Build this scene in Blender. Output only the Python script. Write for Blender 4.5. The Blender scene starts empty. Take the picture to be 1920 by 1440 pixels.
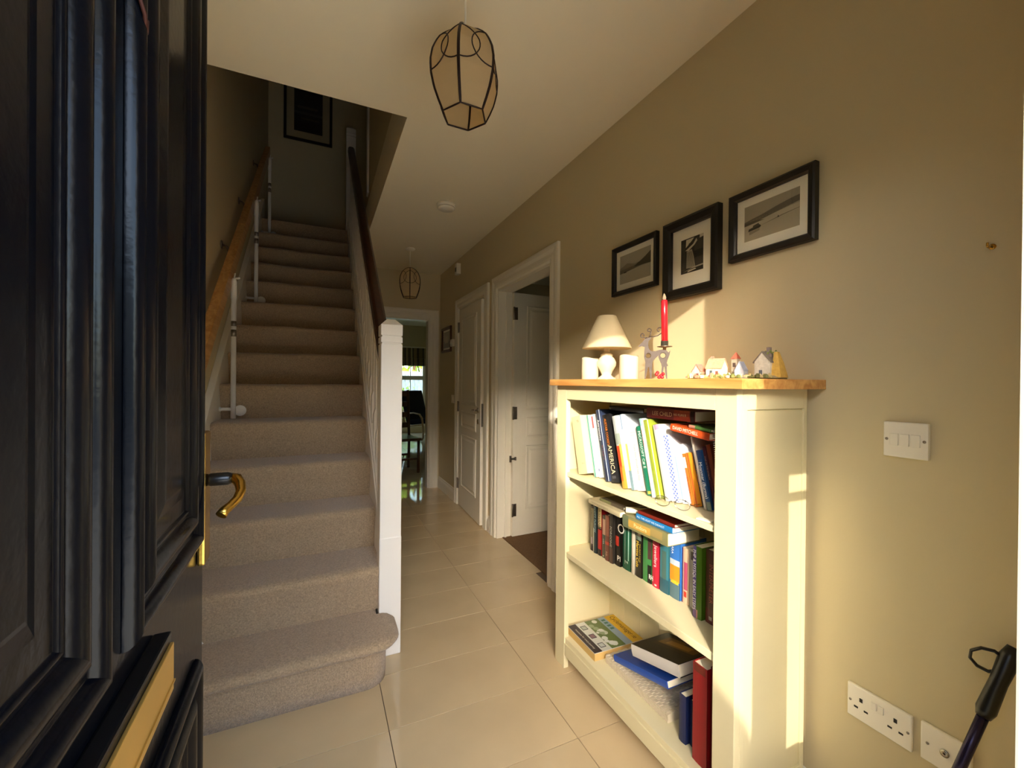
import bpy, bmesh, math, random
from mathutils import Vector, Matrix
random.seed(7)
R = math.radians
scn = bpy.context.scene
COL = scn.collection
PI = math.pi

# ------------------------------------------------------------------ camera
H = 1.247
cam_d = bpy.data.cameras.new('camera'); cam = bpy.data.objects.new('camera', cam_d); COL.objects.link(cam)
yaw, pitch, roll = R(24.608), R(-.2211), R(.5001)
fw = Vector((math.sin(yaw)*math.cos(pitch), math.cos(yaw)*math.cos(pitch), math.sin(pitch)))
rt = Vector((math.cos(yaw), -math.sin(yaw), 0)); up = rt.cross(fw)
r2 = rt*math.cos(roll) + up*math.sin(roll); u2 = up*math.cos(roll) - rt*math.sin(roll)
cam.matrix_world = Matrix(((r2.x, u2.x, -fw.x, 0), (r2.y, u2.y, -fw.y, 0), (r2.z, u2.z, -fw.z, H), (0, 0, 0, 1)))
cam_d.sensor_width = 36; cam_d.lens = 790.05/1920*36; cam_d.clip_start = .02
scn.camera = cam

# ------------------------------------------------------------------ world, sun, exposure
EXPOSURE = 3.05
world = bpy.data.worlds.new('world'); scn.world = world; world.use_nodes = True
wn = world.node_tree.nodes; wl = world.node_tree.links
bg = wn['Background']
sky = wn.new('ShaderNodeTexSky'); sky.sky_type = 'NISHITA'; sky.sun_disc = False
SUN_DIR = Vector((.645, 1, -.451)).normalized()          # direction the light travels
sky.sun_elevation = math.asin(-SUN_DIR.z); sky.sun_rotation = math.atan2(-SUN_DIR.x, -SUN_DIR.y)
sky.air_density = 1.0; sky.dust_density = 2.0
wl.new(sky.outputs[0], bg.inputs[0]); bg.inputs[1].default_value = .27
sun_d = bpy.data.lights.new('sun', 'SUN'); sun = bpy.data.objects.new('sun', sun_d); COL.objects.link(sun)
sun_d.energy = .76; sun_d.angle = R(.6); sun_d.color = (1, .90, .73)
sun.rotation_euler = SUN_DIR.to_track_quat('-Z', 'Y').to_euler()
sun.location = (-4, -6, 6)
scn.view_settings.view_transform = 'Standard'; scn.view_settings.look = 'None'
scn.view_settings.exposure = EXPOSURE; scn.view_settings.gamma = 1; scn.view_settings.use_curve_mapping = False
scn.cycles.max_bounces = 14; scn.cycles.diffuse_bounces = 10; scn.cycles.glossy_bounces = 5
scn.cycles.transparent_max_bounces = 12; scn.cycles.caustics_reflective = False; scn.cycles.caustics_refractive = False
scn.cycles.sample_clamp_indirect = 6
def portal(name, loc, rot, sx, sy):                       # marks an opening for the sky light to be sampled through
    d = bpy.data.lights.new(name, 'AREA'); d.shape = 'RECTANGLE'; d.size = sx; d.size_y = sy
    d.cycles.is_portal = True
    o = bpy.data.objects.new(name, d); COL.objects.link(o); o.location = loc; o.rotation_euler = rot
portal('sky_portal_front_door', (.25, .09, 1.0), (R(90), 0, 0), .94, 2.05)
portal('sky_portal_dining_window', (1.6, 10.41, 1.0), (R(-90), 0, 0), 1.6, 1.9)
portal('sky_portal_side_light', (.857, .09, .88), (R(90), 0, 0), .146, .81)
portal('sky_portal_side_room', (4.05, 2.9, 1.3), (0, R(90), 0), .6, .4)

# ------------------------------------------------------------------ helpers
def lin(c):
    if isinstance(c, str):
        c = c.lstrip('#'); c = tuple(int(c[i:i+2], 16)/255 for i in (0, 2, 4))
    return tuple((x/12.92 if x <= .04045 else ((x+.055)/1.055)**2.4) for x in c)

class MB:
    def __init__(s): s.v = []; s.f = []; s.c = []; s.sm = []
    def face(s, idx, col=None, smooth=False): s.f.append(tuple(idx)); s.c.append(col); s.sm.append(smooth)
    def poly(s, pts, col=None):
        n = len(s.v); s.v += [tuple(p) for p in pts]; s.face(range(n, n+len(pts)), col); return s
    def box(s, x0, x1, y0, y1, z0, z1, col=None, M=None):
        n = len(s.v); P = [(x, y, z) for z in (z0, z1) for y in (y0, y1) for x in (x0, x1)]
        if M is not None: P = [tuple(M @ Vector(p)) for p in P]
        s.v += P
        for q in ((0,2,3,1), (4,5,7,6), (0,1,5,4), (2,6,7,3), (0,4,6,2), (1,3,7,5)): s.face([n+i for i in q], col)
        return s
    def loft(s, rings, close=True, cap=True, col=None, smooth=False):
        n = len(s.v); k = len(rings[0])
        for r in rings: s.v += [tuple(p) for p in r]
        for a in range(len(rings)-1):
            for i in range(k if close else k-1):
                j = (i+1) % k
                s.face((n+a*k+i, n+a*k+j, n+(a+1)*k+j, n+(a+1)*k+i), col, smooth)
        if cap and close:
            s.face([n+i for i in range(k)][::-1], col); s.face([n+(len(rings)-1)*k+i for i in range(k)], col)
        return s
    def lathe(s, prof, c=(0, 0, 0), seg=24, col=None, axis='Z', smooth=True):
        rings = []
        for r, z in prof:
            ring = []
            for i in range(seg):
                a = 2*PI*i/seg; x, y = r*math.cos(a), r*math.sin(a)
                p = {'Z': (x, y, z), 'X': (z, x, y), 'Y': (y, z, x)}[axis]
                ring.append((c[0]+p[0], c[1]+p[1], c[2]+p[2]))
            rings.append(ring)
        return s.loft(rings, True, True, col, smooth)
    def tube(s, pts, r, seg=8, col=None, closed=False, flat=1.0, smooth=True):
        pts = [Vector(p) for p in pts]; rings = []; N = len(pts); prev = None
        for i, p in enumerate(pts):
            if closed: t = pts[(i+1) % N]-pts[i-1]
            else: t = pts[min(i+1, N-1)]-pts[max(i-1, 0)]
            t = t.normalized()
            ref = prev if prev is not None else (Vector((0, 0, 1)) if abs(t.z) < .9 else Vector((1, 0, 0)))
            a = (ref - t*ref.dot(t)).normalized(); b = t.cross(a); prev = a
            rr = r[i] if isinstance(r, (list, tuple)) else r
            rings.append([p + a*rr*flat*math.cos(2*PI*k/seg) + b*rr*math.sin(2*PI*k/seg) for k in range(seg)])
        if closed: rings.append(rings[0])
        return s.loft(rings, True, not closed, col, smooth)
    def prism(s, pts, d, col=None):                         # polygon pts (3D) extruded by vector d
        n = len(s.v); k = len(pts); d = Vector(d)
        s.v += [tuple(p) for p in pts] + [tuple(Vector(p)+d) for p in pts]
        s.face([n+i for i in range(k)], col); s.face([n+k+i for i in range(k)][::-1], col)
        for i in range(k):
            j = (i+1) % k; s.face((n+i, n+k+i, n+k+j, n+j), col)
        return s
    def mould(s, f, u0, u1, v0, v1, prof, col=None, cap=True):   # rectangular mitred moulding, f(u,v,h)->xyz
        rings = [[f(u0+d, v0+d, h), f(u1-d, v0+d, h), f(u1-d, v1-d, h), f(u0+d, v1-d, h)] for d, h in prof]
        n = len(s.v)
        for r in rings: s.v += [tuple(p) for p in r]
        for a in range(len(rings)-1):
            for i in range(4):
                j = (i+1) % 4; s.face((n+a*4+i, n+a*4+j, n+(a+1)*4+j, n+(a+1)*4+i), col)
        if cap: s.face([n+(len(rings)-1)*4+i for i in range(4)], col)
        return s
    def mould_s(s, f, u0, u1, v0, v1, prof):
        C = [lambda d: (u0+d, v0+d), lambda d: (u1-d, v0+d), lambda d: (u1-d, v1-d), lambda d: (u0+d, v1-d)]
        for i in range(4):
            s.loft([[f(*C[i](d), h), f(*C[(i+1) % 4](d), h)] for d, h in prof], False, False, None, True)
        d, h = prof[-1]; s.poly([f(*c(d), h) for c in C]); return s
    def mesh(s, name, mat=None, bevel=0, recalc=True):
        me = bpy.data.meshes.new(name); me.from_pydata(s.v, [], s.f); me.validate()
        if any(c is not None for c in s.c):
            at = me.color_attributes.new('Col', 'FLOAT_COLOR', 'CORNER')
            for p in me.polygons:
                c = s.c[p.index] if p.index < len(s.c) and s.c[p.index] is not None else '#808080'
                c = lin(c)
                for l in p.loop_indices: at.data[l].color = (*c, 1)
        for p in me.polygons: p.use_smooth = s.sm[p.index] if p.index < len(s.sm) else False
        if recalc or bevel:
            bm = bmesh.new(); bm.from_mesh(me)
            bmesh.ops.recalc_face_normals(bm, faces=bm.faces)
            if bevel:
                ed = [e for e in bm.edges if len(e.link_faces) == 2 and e.calc_face_angle(0) > .6]
                bmesh.ops.bevel(bm, geom=ed, offset=bevel, segments=2, profile=.6, affect='EDGES', clamp_overlap=True)
            bm.to_mesh(me); bm.free()
        if mat: me.materials.append(mat)
        return me
    def build(s, name, mat=None, parent=None, loc=None, rot=None, bevel=0, recalc=True):
        o = bpy.data.objects.new(name, s.mesh(name, mat, bevel, recalc)); COL.objects.link(o)
        if parent: o.parent = parent
        if loc is not None: o.location = loc
        if rot is not None: o.rotation_euler = rot
        return o

def box(*a, **k): return MB().box(*a, **k)
def tag(o, label, cat=None, group=None, kind=None):
    o['label'] = label
    if cat: o['category'] = cat
    if group: o['group'] = group
    if kind: o['kind'] = kind
    return o
def empty(name, loc=(0, 0, 0), rot=(0, 0, 0)):
    o = bpy.data.objects.new(name, None); o.empty_display_size = .05; COL.objects.link(o); o.location = loc; o.rotation_euler = rot; return o
def inst(name, me, parent, loc=None, rot=None):
    o = bpy.data.objects.new(name, me); COL.objects.link(o); o.parent = parent
    if loc is not None: o.location = loc
    if rot is not None: o.rotation_euler = rot
    return o
def struct(o, label, cat): return tag(o, label, cat, kind='structure')

# ------------------------------------------------------------------ materials
def mat(name, col, rough=.6, metal=0, bump=0, bscale=200, var=0, vscale=6, spec=.5, attr=False, coat=0, sheen=0, sub=0, stretch=None, gain=1.0):
    m = bpy.data.materials.new(name); m.use_nodes = True; n = m.node_tree.nodes; l = m.node_tree.links
    b = n['Principled BSDF']; c = (*lin(col), 1)
    b.inputs['Base Color'].default_value = c; b.inputs['Roughness'].default_value = rough; b.inputs['Metallic'].default_value = metal
    b.inputs['Specular IOR Level'].default_value = spec
    if coat: b.inputs['Coat Weight'].default_value = coat; b.inputs['Coat Roughness'].default_value = .08
    if sheen: b.inputs['Sheen Weight'].default_value = sheen
    src = None
    if attr:
        a = n.new('ShaderNodeVertexColor'); a.layer_name = 'Col'; src = a.outputs[0]; l.new(src, b.inputs['Base Color'])
    if var or bump:
        tc = n.new('ShaderNodeTexCoord'); co = tc.outputs['Object']
        if stretch:
            mp = n.new('ShaderNodeMapping'); mp.inputs['Scale'].default_value = stretch; l.new(co, mp.inputs[0]); co = mp.outputs[0]
    if var:
        t = n.new('ShaderNodeTexNoise'); t.inputs['Scale'].default_value = vscale; t.inputs['Detail'].default_value = 6; l.new(co, t.inputs['Vector'])
        mr = n.new('ShaderNodeMapRange'); mr.inputs['From Min'].default_value = .3; mr.inputs['From Max'].default_value = .7
        mr.inputs['To Min'].default_value = gain*(1-var); mr.inputs['To Max'].default_value = gain*(1+var*.5); l.new(t.outputs[0], mr.inputs[0])
        mx = n.new('ShaderNodeVectorMath'); mx.operation = 'SCALE'
        if src: l.new(src, mx.inputs[0])
        else: mx.inputs[0].default_value = c[:3]
        l.new(mr.outputs[0], mx.inputs['Scale']); l.new(mx.outputs[0], b.inputs['Base Color'])
    if bump:
        t = n.new('ShaderNodeTexNoise'); t.inputs['Scale'].default_value = bscale; t.inputs['Detail'].default_value = 3; l.new(co, t.inputs['Vector'])
        bp = n.new('ShaderNodeBump'); bp.inputs['Strength'].default_value = bump; bp.inputs['Distance'].default_value = .004
        l.new(t.outputs[0], bp.inputs['Height']); l.new(bp.outputs[0], b.inputs['Normal'])
    return m
def wood(name, c1, c2, rough=.4, scale=(3, 40, 40), coat=.2):
    m = bpy.data.materials.new(name); m.use_nodes = True; n = m.node_tree.nodes; l = m.node_tree.links; b = n['Principled BSDF']
    tc = n.new('ShaderNodeTexCoord'); mp = n.new('ShaderNodeMapping'); mp.inputs['Scale'].default_value = scale; l.new(tc.outputs['Object'], mp.inputs[0])
    t = n.new('ShaderNodeTexNoise'); t.inputs['Scale'].default_value = 1.2; t.inputs['Detail'].default_value = 5; t.inputs['Distortion'].default_value = .6; l.new(mp.outputs[0], t.inputs['Vector'])
    cr = n.new('ShaderNodeValToRGB'); cr.color_ramp.elements[0].position = .35; cr.color_ramp.elements[1].position = .68
    cr.color_ramp.elements[0].color = (*lin(c1), 1); cr.color_ramp.elements[1].color = (*lin(c2), 1)
    l.new(t.outputs[0], cr.inputs[0]); l.new(cr.outputs[0], b.inputs['Base Color']); b.inputs['Roughness'].default_value = rough; b.inputs['Coat Weight'].default_value = coat
    return m
def glass(name, tint=(1, 1, 1)):
    m = bpy.data.materials.new(name); m.use_nodes = True; n = m.node_tree.nodes; l = m.node_tree.links
    n.remove(n['Principled BSDF']); o = n['Material Output']
    tr = n.new('ShaderNodeBsdfTransparent'); tr.inputs[0].default_value = (*tint, 1); g = n.new('ShaderNodeBsdfGlossy'); g.inputs['Roughness'].default_value = .02
    lw = n.new('ShaderNodeLayerWeight'); lw.inputs[0].default_value = .5
    pw = n.new('ShaderNodeMath'); pw.operation = 'POWER'; pw.inputs[1].default_value = 4; l.new(lw.outputs['Facing'], pw.inputs[0])
    ad = n.new('ShaderNodeMath'); ad.operation = 'MULTIPLY_ADD'; ad.inputs[1].default_value = .8; ad.inputs[2].default_value = .04; l.new(pw.outputs[0], ad.inputs[0])
    mx = n.new('ShaderNodeMixShader')
    l.new(ad.outputs[0], mx.inputs[0]); l.new(tr.outputs[0], mx.inputs[1]); l.new(g.outputs[0], mx.inputs[2]); l.new(mx.outputs[0], o.inputs[0])
    return m
M = dict(
    wall=mat('wall_paint', '#cfc19c', .55, bump=.06, bscale=120, spec=.3),
    ceil=mat('ceiling_paint', '#f2ead2', .75, bump=.03, bscale=90, spec=.2),
    trim=mat('white_gloss', '#ece6d6', .32, bump=.02, bscale=40),
    trimw=mat('newel_gloss', '#efeae0', .35, bump=.02, bscale=40),
    tile=mat('polished_porcelain', '#cdb68e', .06, var=.08, vscale=3.5, spec=.5),
    grout=mat('grout', '#665540', .9),
    carpet=mat('stair_carpet', '#b39a7a', 1.0, bump=1.0, bscale=280, var=.32, vscale=170, spec=.1, sheen=.3),
    rcarpet=mat('room_carpet', '#7b6045', 1.0, bump=.6, bscale=300, var=.2, vscale=150, spec=.1),
    concrete=mat('driveway', '#ece2cc', .9, var=.15, vscale=4),
    doorpaint=mat('black_gloss_paint', '#06080e', .2, bump=.10, bscale=60, spec=.2),
    brass=mat('brass', '#c9a24e', .24, 1, bump=.08, bscale=160),
    brassflat=mat('brushed_brass', '#d8ae5c', .42, .75, var=.06, vscale=5, stretch=(40, 2, 2)),
    black=mat('black_satin', '#0d0d0e', .3),
    blackframe=mat('black_frame', '#15120f', .45, var=.2, vscale=30),
    chrome=mat('chrome', '#b9b4aa', .2, 1),
    steel=mat('dull_steel', '#8f8578', .35, .9),
    cream=mat('cream_satin_paint', '#d9d0aa', .42, bump=.02, bscale=60, var=.03, vscale=5),
    oak=wood('oiled_oak', '#b9803f', '#dcab67', .38, (40, 3, 40)),
    pine=wood('pine_rail', '#bd8746', '#dba968', .38, (40, 3, 40)),
    mahog=wood('dark_mahogany', '#2c120a', '#4a2213', .28, (40, 3, 40)),
    brown=wood('brown_wood', '#4a2c18', '#6d4526', .4, (30, 30, 4)),
    birch=wood('bent_birch', '#c7a878', '#dcc39a', .4, (8, 8, 8)),
    navy=mat('navy_fabric', '#15233f', .95, bump=.3, bscale=300),
    darkfab=mat('black_fabric', '#0e0e14', .95, bump=.3, bscale=300),
    plastic=mat('white_plastic', '#efe9da', .3),
    whitemet=mat('white_enamel', '#eae6dc', .3),
    shade=mat('pleated_cream_shade', '#ddd0ac', .85, bump=.1, bscale=180),
    ceramic=mat('cream_ceramic', '#d6ccb2', .14, coat=.4),
    wax=mat('ivory_wax', '#d6cfb4', .5),
    redwax=mat('red_wax', '#d61f2b', .25, coat=.5),
    deer=mat('antique_pewter', '#43362f', .5, .2, var=.25, vscale=60),
    wire=mat('dark_bronze_wire', '#2a1712', .45, .4),
    lampfab=mat('pendant_fabric', '#e6d0a4', .8),
    print_=mat('printed_card', '#ffffff', .38, attr=True, var=.0001, gain=.72),
    matte=mat('painted_resin', '#ffffff', .75, attr=True, bump=.5, bscale=260, var=.15, vscale=120),
    photo=mat('photo_print', '#ffffff', .5, attr=True, var=.0001, gain=1.2),
    paper=mat('page_edges', '#ece4cc', .85, var=.12, vscale=8, stretch=(1, 300, 1)),
    wicker=mat('woven_seagrass', '#cbbfa6', .9),
    glass=glass('clear_glass', (.96, .97, .96)),
    blind=None, fence=mat('fence_wood', '#8d9aa0', .9, var=.2, vscale=10),
    leaf=mat('foliage', '#8fae3e', .7, var=.4, vscale=5), blocker=mat('blocker_green', '#27401f', .8, var=.4, vscale=9),
    white=mat('mount_board', '#ece5d2', .7),
)
M['lampfab'].node_tree.nodes['Principled BSDF'].inputs['Transmission Weight'].default_value = 0
def translucent(m, fac):
    n = m.node_tree.nodes; l = m.node_tree.links; b = n['Principled BSDF']; o = n['Material Output']
    t = n.new('ShaderNodeBsdfTranslucent'); t.inputs[0].default_value = b.inputs['Base Color'].default_value
    mx = n.new('ShaderNodeMixShader'); mx.inputs[0].default_value = fac
    l.new(b.outputs[0], mx.inputs[1]); l.new(t.outputs[0], mx.inputs[2]); l.new(mx.outputs[0], o.inputs[0])
translucent(M['lampfab'], .55); translucent(M['shade'], .25)
def check_mat(name, c1, c2, sc):
    m = mat(name, c1, .8); n = m.node_tree.nodes; l = m.node_tree.links
    tc = n.new('ShaderNodeTexCoord'); k = n.new('ShaderNodeTexChecker'); k.inputs['Scale'].default_value = sc
    k.inputs[1].default_value = (*lin(c1), 1); k.inputs[2].default_value = (*lin(c2), 1)
    l.new(tc.outputs['Object'], k.inputs[0]); l.new(k.outputs[0], n['Principled BSDF'].inputs['Base Color']); return m
M['check'] = check_mat('blue_gingham', '#f2f2f6', '#4f66b8', 150)

# text as flat geometry
def text(body, size, Mx, name, parent, col, mt=None, extrude=0.0001, fit=None, align='LEFT'):
    cu = bpy.data.curves.new(name, 'FONT'); cu.body = body; cu.size = size; cu.extrude = 0; cu.resolution_u = 2
    cu.align_x = align; cu.align_y = 'CENTER'
    tmp = bpy.data.objects.new('tmp_text', cu); COL.objects.link(tmp)
    dg = bpy.context.evaluated_depsgraph_get(); me = bpy.data.meshes.new_from_object(tmp.evaluated_get(dg))
    bpy.data.objects.remove(tmp); me.name = name
    if me.vertices and fit:
        xs = [v.co.x for v in me.vertices]; w = max(xs)-min(xs)
        k = fit/w if w > fit else 1.0
        for v in me.vertices: v.co.x *= k
    if not me.materials: me.materials.append(None)
    key = 'ink_'+col.lstrip('#')
    me.materials[0] = bpy.data.materials.get(key) or mat(key, col, .5)
    o = bpy.data.objects.new(name, me); COL.objects.link(o); o.parent = parent; o.matrix_local = Mx
    return o

# ================================================================== STRUCTURE
WX = 1.30          # hall right wall face
LX = -.56          # left party wall face
CZ = 2.51          # hall ceiling
EY = 4.90          # hall end wall face
# ---- floor with tiles
floor = box(-.66, 1.36, .05, 10.4, -.06, -.004).box(-1.6, -.66, 5, 10.4, -.06, -.004).box(1.36, 2.7, 5, 10.4, -.06, -.004).build('floor', M['grout'])
struct(floor, 'polished beige porcelain tile floor with thin grout lines', 'floor')
tile_me = box(-.2985, .2985, -.1485, .1485, -.005, 0).mesh('tile', M['tile'], bevel=.0005)
tile_cache = {}
def tile(x0, x1, y0, y1):
    k = (round(x1-x0, 3), round(y1-y0, 3))
    if k not in tile_cache:
        a, b = (x1-x0)/2-.0015, (y1-y0)/2-.0015
        tile_cache[k] = box(-a, a, -b, b, -.005, 0).mesh('tile', M['tile'], bevel=.0005)
    inst('tile', tile_cache[k], floor, ((x0+x1)/2, (y0+y1)/2, 0))
yy = .04
while yy < 10.3:
    y0, y1 = yy, min(yy+.3, 10.39)
    cols = [(-1.565, -.965), (-.965, -.365), (-.365, .235), (.235, .835), (.835, 1.435), (1.435, 2.035), (2.035, 2.6)]
    if y0 < 4.9:
        cols = [(.235, .835), (.835, 1.299)] + ([(-.365, .235), (-.56, -.365)] if y0 < 1.9 else [])
        if 2.2 < y0 < 3.1: cols[1] = (.835, 1.345)
    for a, b in cols: tile(a, b, y0, y1)
    yy += .3
# ---- right wall (two door openings)
DA0, DA1, DB0, DB1, DH = 2.265, 3.115, 3.40, 4.135, 1.99
w = MB()
w.box(WX, WX+.11, .1, DA0, 0, CZ).box(WX, WX+.11, DA0, DA1, DH, CZ).box(WX, WX+.11, DA1, DB0, 0, CZ)
w.box(WX, WX+.11, DB0, DB1, DH, CZ).box(WX, WX+.11, DB1, EY+.1, 0, CZ)
struct(w.build('wall_right', M['wall']), 'cream painted hall wall with framed pictures and two door openings', 'wall')
# ---- left wall
struct(box(LX-.1, LX, .1, 5.8, 0, 5.25).build('wall_left', M['wall']), 'cream painted wall running up beside the stairs', 'wall')
# ---- front wall with the open doorway and a narrow side light
OPL, OPR, OPH = -.235, .692, 2.03
w = MB()
w.box(LX-.1, OPL-.045, .1, .188, 0, 5.25).box(OPL-.045, OPR+.05, .1, .188, OPH+.045, 5.25)
w.box(OPR+.05, .784, .1, .188, 0, 5.25).box(.784, .93, .1, .188, 0, .475).box(.784, .93, .1, .188, 1.285, 5.25)
w.box(.784, .93, .12, .15, 1.20, 1.215).box(.93, WX+.11, .1, .188, 0, 5.25)
struct(w.build('wall_front', M['wall']), 'front wall of the house around the open entrance doorway', 'wall')
struct(box(.784, .93, .13, .136, .475, 1.285).build('window_1', M['glass']), 'narrow clear side light beside the entrance door', 'window')
w = MB().box(OPR, OPR+.05, .095, .187, 0, OPH+.045).box(OPL-.045, OPL, .095, .187, 0, OPH+.045).box(OPL, OPR, .095, .187, OPH, OPH+.045)
struct(w.build('trim_1', M['trim'], bevel=.003), 'white painted frame of the front doorway at the right edge', 'door frame')
# ---- ceiling with stair void
c = MB().box(.375, WX+.11, .1, EY+.1, CZ, 2.80).box(LX, .375, .1, 2.05, CZ, 2.80)
struct(c.build('ceiling', M['ceil']), 'off-white hall ceiling cut away over the stairs', 'ceiling')
# ---- hall end wall and dining doorway
EL, ER, EH = .41, 1.17, 1.975
w = MB().box(.335, EL, EY, EY+.1, 0, CZ).box(ER, WX, EY, EY+.1, 0, CZ).box(EL, ER, EY, EY+.1, EH, CZ).box(LX, .376, EY, EY+.1, 0, 2.62)
struct(w.build('wall_end', M['wall']), 'cream wall at the far end of the hall around the dining doorway', 'wall')
# ---- upstairs shell
w = MB().box(.375, .475, 2.05, 3.85, 2.80, 5.25)
struct(w.build('wall_stairwell', M['wall']), 'shaded upstairs wall on the right of the stairwell', 'wall')
w = MB().box(LX, 1.4, 5.7, 5.8, 2.5, 5.25).box(LX, .375, 1.95, 2.05, 2.80, 5.25).box(1.4, 1.5, 3.75, 5.8, 2.8, 5.25).box(.475, 1.5, 3.75, 3.85, 2.8, 5.25)
struct(w.build('wall_landing', M['wall']), 'dark landing wall at the top of the stairs behind the big picture', 'wall')
struct(box(LX-.1, 1.5, .1, 5.8, 5.25, 5.35).build('ceiling_landing', M['ceil']), 'unlit ceiling above the stairs and landing', 'ceiling')
struct(box(LX, 1.4, 4.815, 5.7, 2.56, 2.845).box(.475, 1.4, 3.85, 4.815, 2.805, 2.845).build('floor_landing', M['carpet']), 'carpeted landing floor at the head of the stairs', 'floor')
struct(box(.362, .49, 3.85, 3.87, 2.85, 4.95).box(.362, .376, 3.78, 3.85, 2.85, 4.95).build('trim_2', M['trim']), 'pale corner casing on the stairwell wall upstairs', 'trim')
# ---- dining room shell
DY = 10.3
WL, WR_, WB, WT = .9, 2.37, .15, 2.0
w = MB().box(-1.7, -1.6, 5, DY+.1, 0, 2.6).box(2.62, 2.72, 5, DY+.1, 0, 2.6)
w.box(-1.7, LX-.1, 4.9, 5, 0, 2.6).box(WX+.11, 2.72, 4.9, 5, 0, 2.6)
w.box(-1.7, WL, DY, DY+.1, 0, 2.6).box(WR_, 2.72, DY, DY+.1, 0, 2.6).box(WL, WR_, DY, DY+.1, WT, 2.6).box(WL, WR_, DY, DY+.1, 0, WB)
struct(w.build('wall_dining', M['wall']), 'dim dining room walls beyond the end doorway', 'wall')
struct(box(-1.7, 2.72, 4.9, DY+.1, 2.6, 2.7).build('ceiling_dining', M['ceil']), 'dining room ceiling seen through the end doorway', 'ceiling')
# ---- side room shell behind the open white door
w = MB().box(1.41, 4.0, 1.3, 1.4, 0, 2.51).box(1.41, 4.0, 4.8, 4.9, 0, 2.51).box(4.0, 4.1, 1.3, 2.7, 0, 2.51).box(4.0, 4.1, 3.1, 4.9, 0, 2.51).box(4.0, 4.1, 2.7, 3.1, 0, 1.0).box(4.0, 4.1, 2.7, 3.1, 1.6, 2.51)
struct(w.build('wall_side', M['wall']), 'walls of the dim room behind the open white door', 'wall')
struct(box(1.35, 4.1, 1.3, 4.9, 2.51, 2.6).build('ceiling_side', M['ceil']), 'ceiling of the dim room behind the open white door', 'ceiling')
struct(box(1.345, 4.1, 1.3, 4.9, -.05, .004).build('floor_side', M['rcarpet']), 'brown carpet of the room behind the open white door', 'floor')
# ---- skirting
SK = [(0, 0), (.018, 0), (.018, .085), (.014, .1), (.008, .112), (.006, .125), (0, .13)]
def skirt(mb, y0, y1): mb.prism([(WX-d, y0, z) for d, z in SK], (0, y1-y0, 0))
s = MB(); skirt(s, .19, DA0-.11); skirt(s, DA1+.11, DB0-.115); skirt(s, DB1+.1, EY)
struct(s.build('baseboard_right', M['trim']), 'white skirting board along the foot of the right wall', 'skirting')
# ---- architraves
AR = [(0, 0), (0, .018), (.012, .022), (.03, .022), (.05, .014), (.075, .018), (.09, .016), (.1, .006), (.1, 0)]   # d from outside in, h
def archi_x(y0, y1, zt, face, wd=.1):     # U-shaped architrave round an opening in the wall X=face
    m = MB(); rings = []
    for d, h in AR:
        d = d*wd/.1
        rings.append([(face-h, y0-wd+d, 0), (face-h, y0-wd+d, zt+wd-d), (face-h, y1+wd-d, zt+wd-d), (face-h, y1+wd-d, 0)])
    k = 4; n = len(m.v)
    for r in rings: m.v += r
    for a in range(len(rings)-1):
        for i in range(3): m.face((n+a*k+i, n+a*k+i+1, n+(a+1)*k+i+1, n+(a+1)*k+i))
    for e in (0, 3): m.face([n+a*k+e for a in range(len(rings))])
    return m
m = archi_x(DA0, DA1, DH, WX)
m.box(WX-.004, WX+.115, DA0-.001, DA0+.018, 0, DH).box(WX-.004, WX+.115, DA1-.018, DA1+.001, 0, DH).box(WX-.004, WX+.115, DA0+.018, DA1-.018, DH-.018, DH+.001)
m.box(WX+.06, WX+.075, DA1-.03, DA1-.018, 0, DH-.018)
struct(m.build('trim_3', M['trim']), 'white moulded architrave round the open side-room doorway', 'door frame')
m = archi_x(DB0, DB1, DH, WX, .095)
m.box(WX-.002, WX+.115, DB0-.001, DB0+.012, 0, DH).box(WX-.002, WX+.115, DB1-.012, DB1+.001, 0, DH).box(WX-.002, WX+.115, DB0+.012, DB1-.012, DH-.012, DH+.001)
struct(m.build('trim_4', M['trim']), 'white moulded architrave round the narrow cupboard door', 'door frame')
m = MB(); rings = []
for d, h in AR:
    rings.append([(EL-.1+d, EY-h, 0), (EL-.1+d, EY-h, EH+.11-d*1.1), (ER+.11-d*1.1, EY-h, EH+.11-d*1.1), (ER+.11-d*1.1, EY-h, 0)])
for r in rings: m.v += r
for a in range(len(rings)-1):
    for i in range(3): m.face((a*4+i, a*4+i+1, (a+1)*4+i+1, (a+1)*4+i))
m.box(EL-.001, EL+.012, EY-.003, EY+.11, 0, EH).box(ER-.012, ER+.001, EY-.003, EY+.11, 0, EH).box(EL, ER, EY-.003, EY+.11, EH-.012, EH)
struct(m.build('trim_5', M['trim']), 'white architrave round the doorway to the dining room', 'door frame')

# ================================================================== FRONT DOOR (open, seen along its outer face)
DOORW = .88
door = empty('door_1', (-.1845, .135, 0), (0, 0, R(1.4)))       # local: +y along the leaf to its free edge, +x outward
struct(door, 'black gloss six-panel front door standing open at the left edge', 'door')
box(-.046, 0, 0, DOORW-.012, .012, 2.02).build('leaf', M['doorpaint'], door, bevel=.002)
box(-.044, -.002, DOORW-.012, DOORW-.006, .012, 2.02).build('edge_strip', M['blackframe'], door)
PR = [(0, .0005)]
for i in range(49):
    d = .001+.095*i/48; x = d/.095
    if x < .30: h = .003+.013*math.sin(PI*x/.30)**.7
    elif x < .42: h = .0035
    elif x < .80: h = .0035+.012*math.sin(PI*(x-.42)/.38)**.8
    elif x < .90: h = .0035+.004*math.sin(PI*(x-.8)/.1)
    else: h = .003
    PR.append((d, h))
PR.append((.1, .003))
def fd(u, v, h): return (h, u, v)
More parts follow.
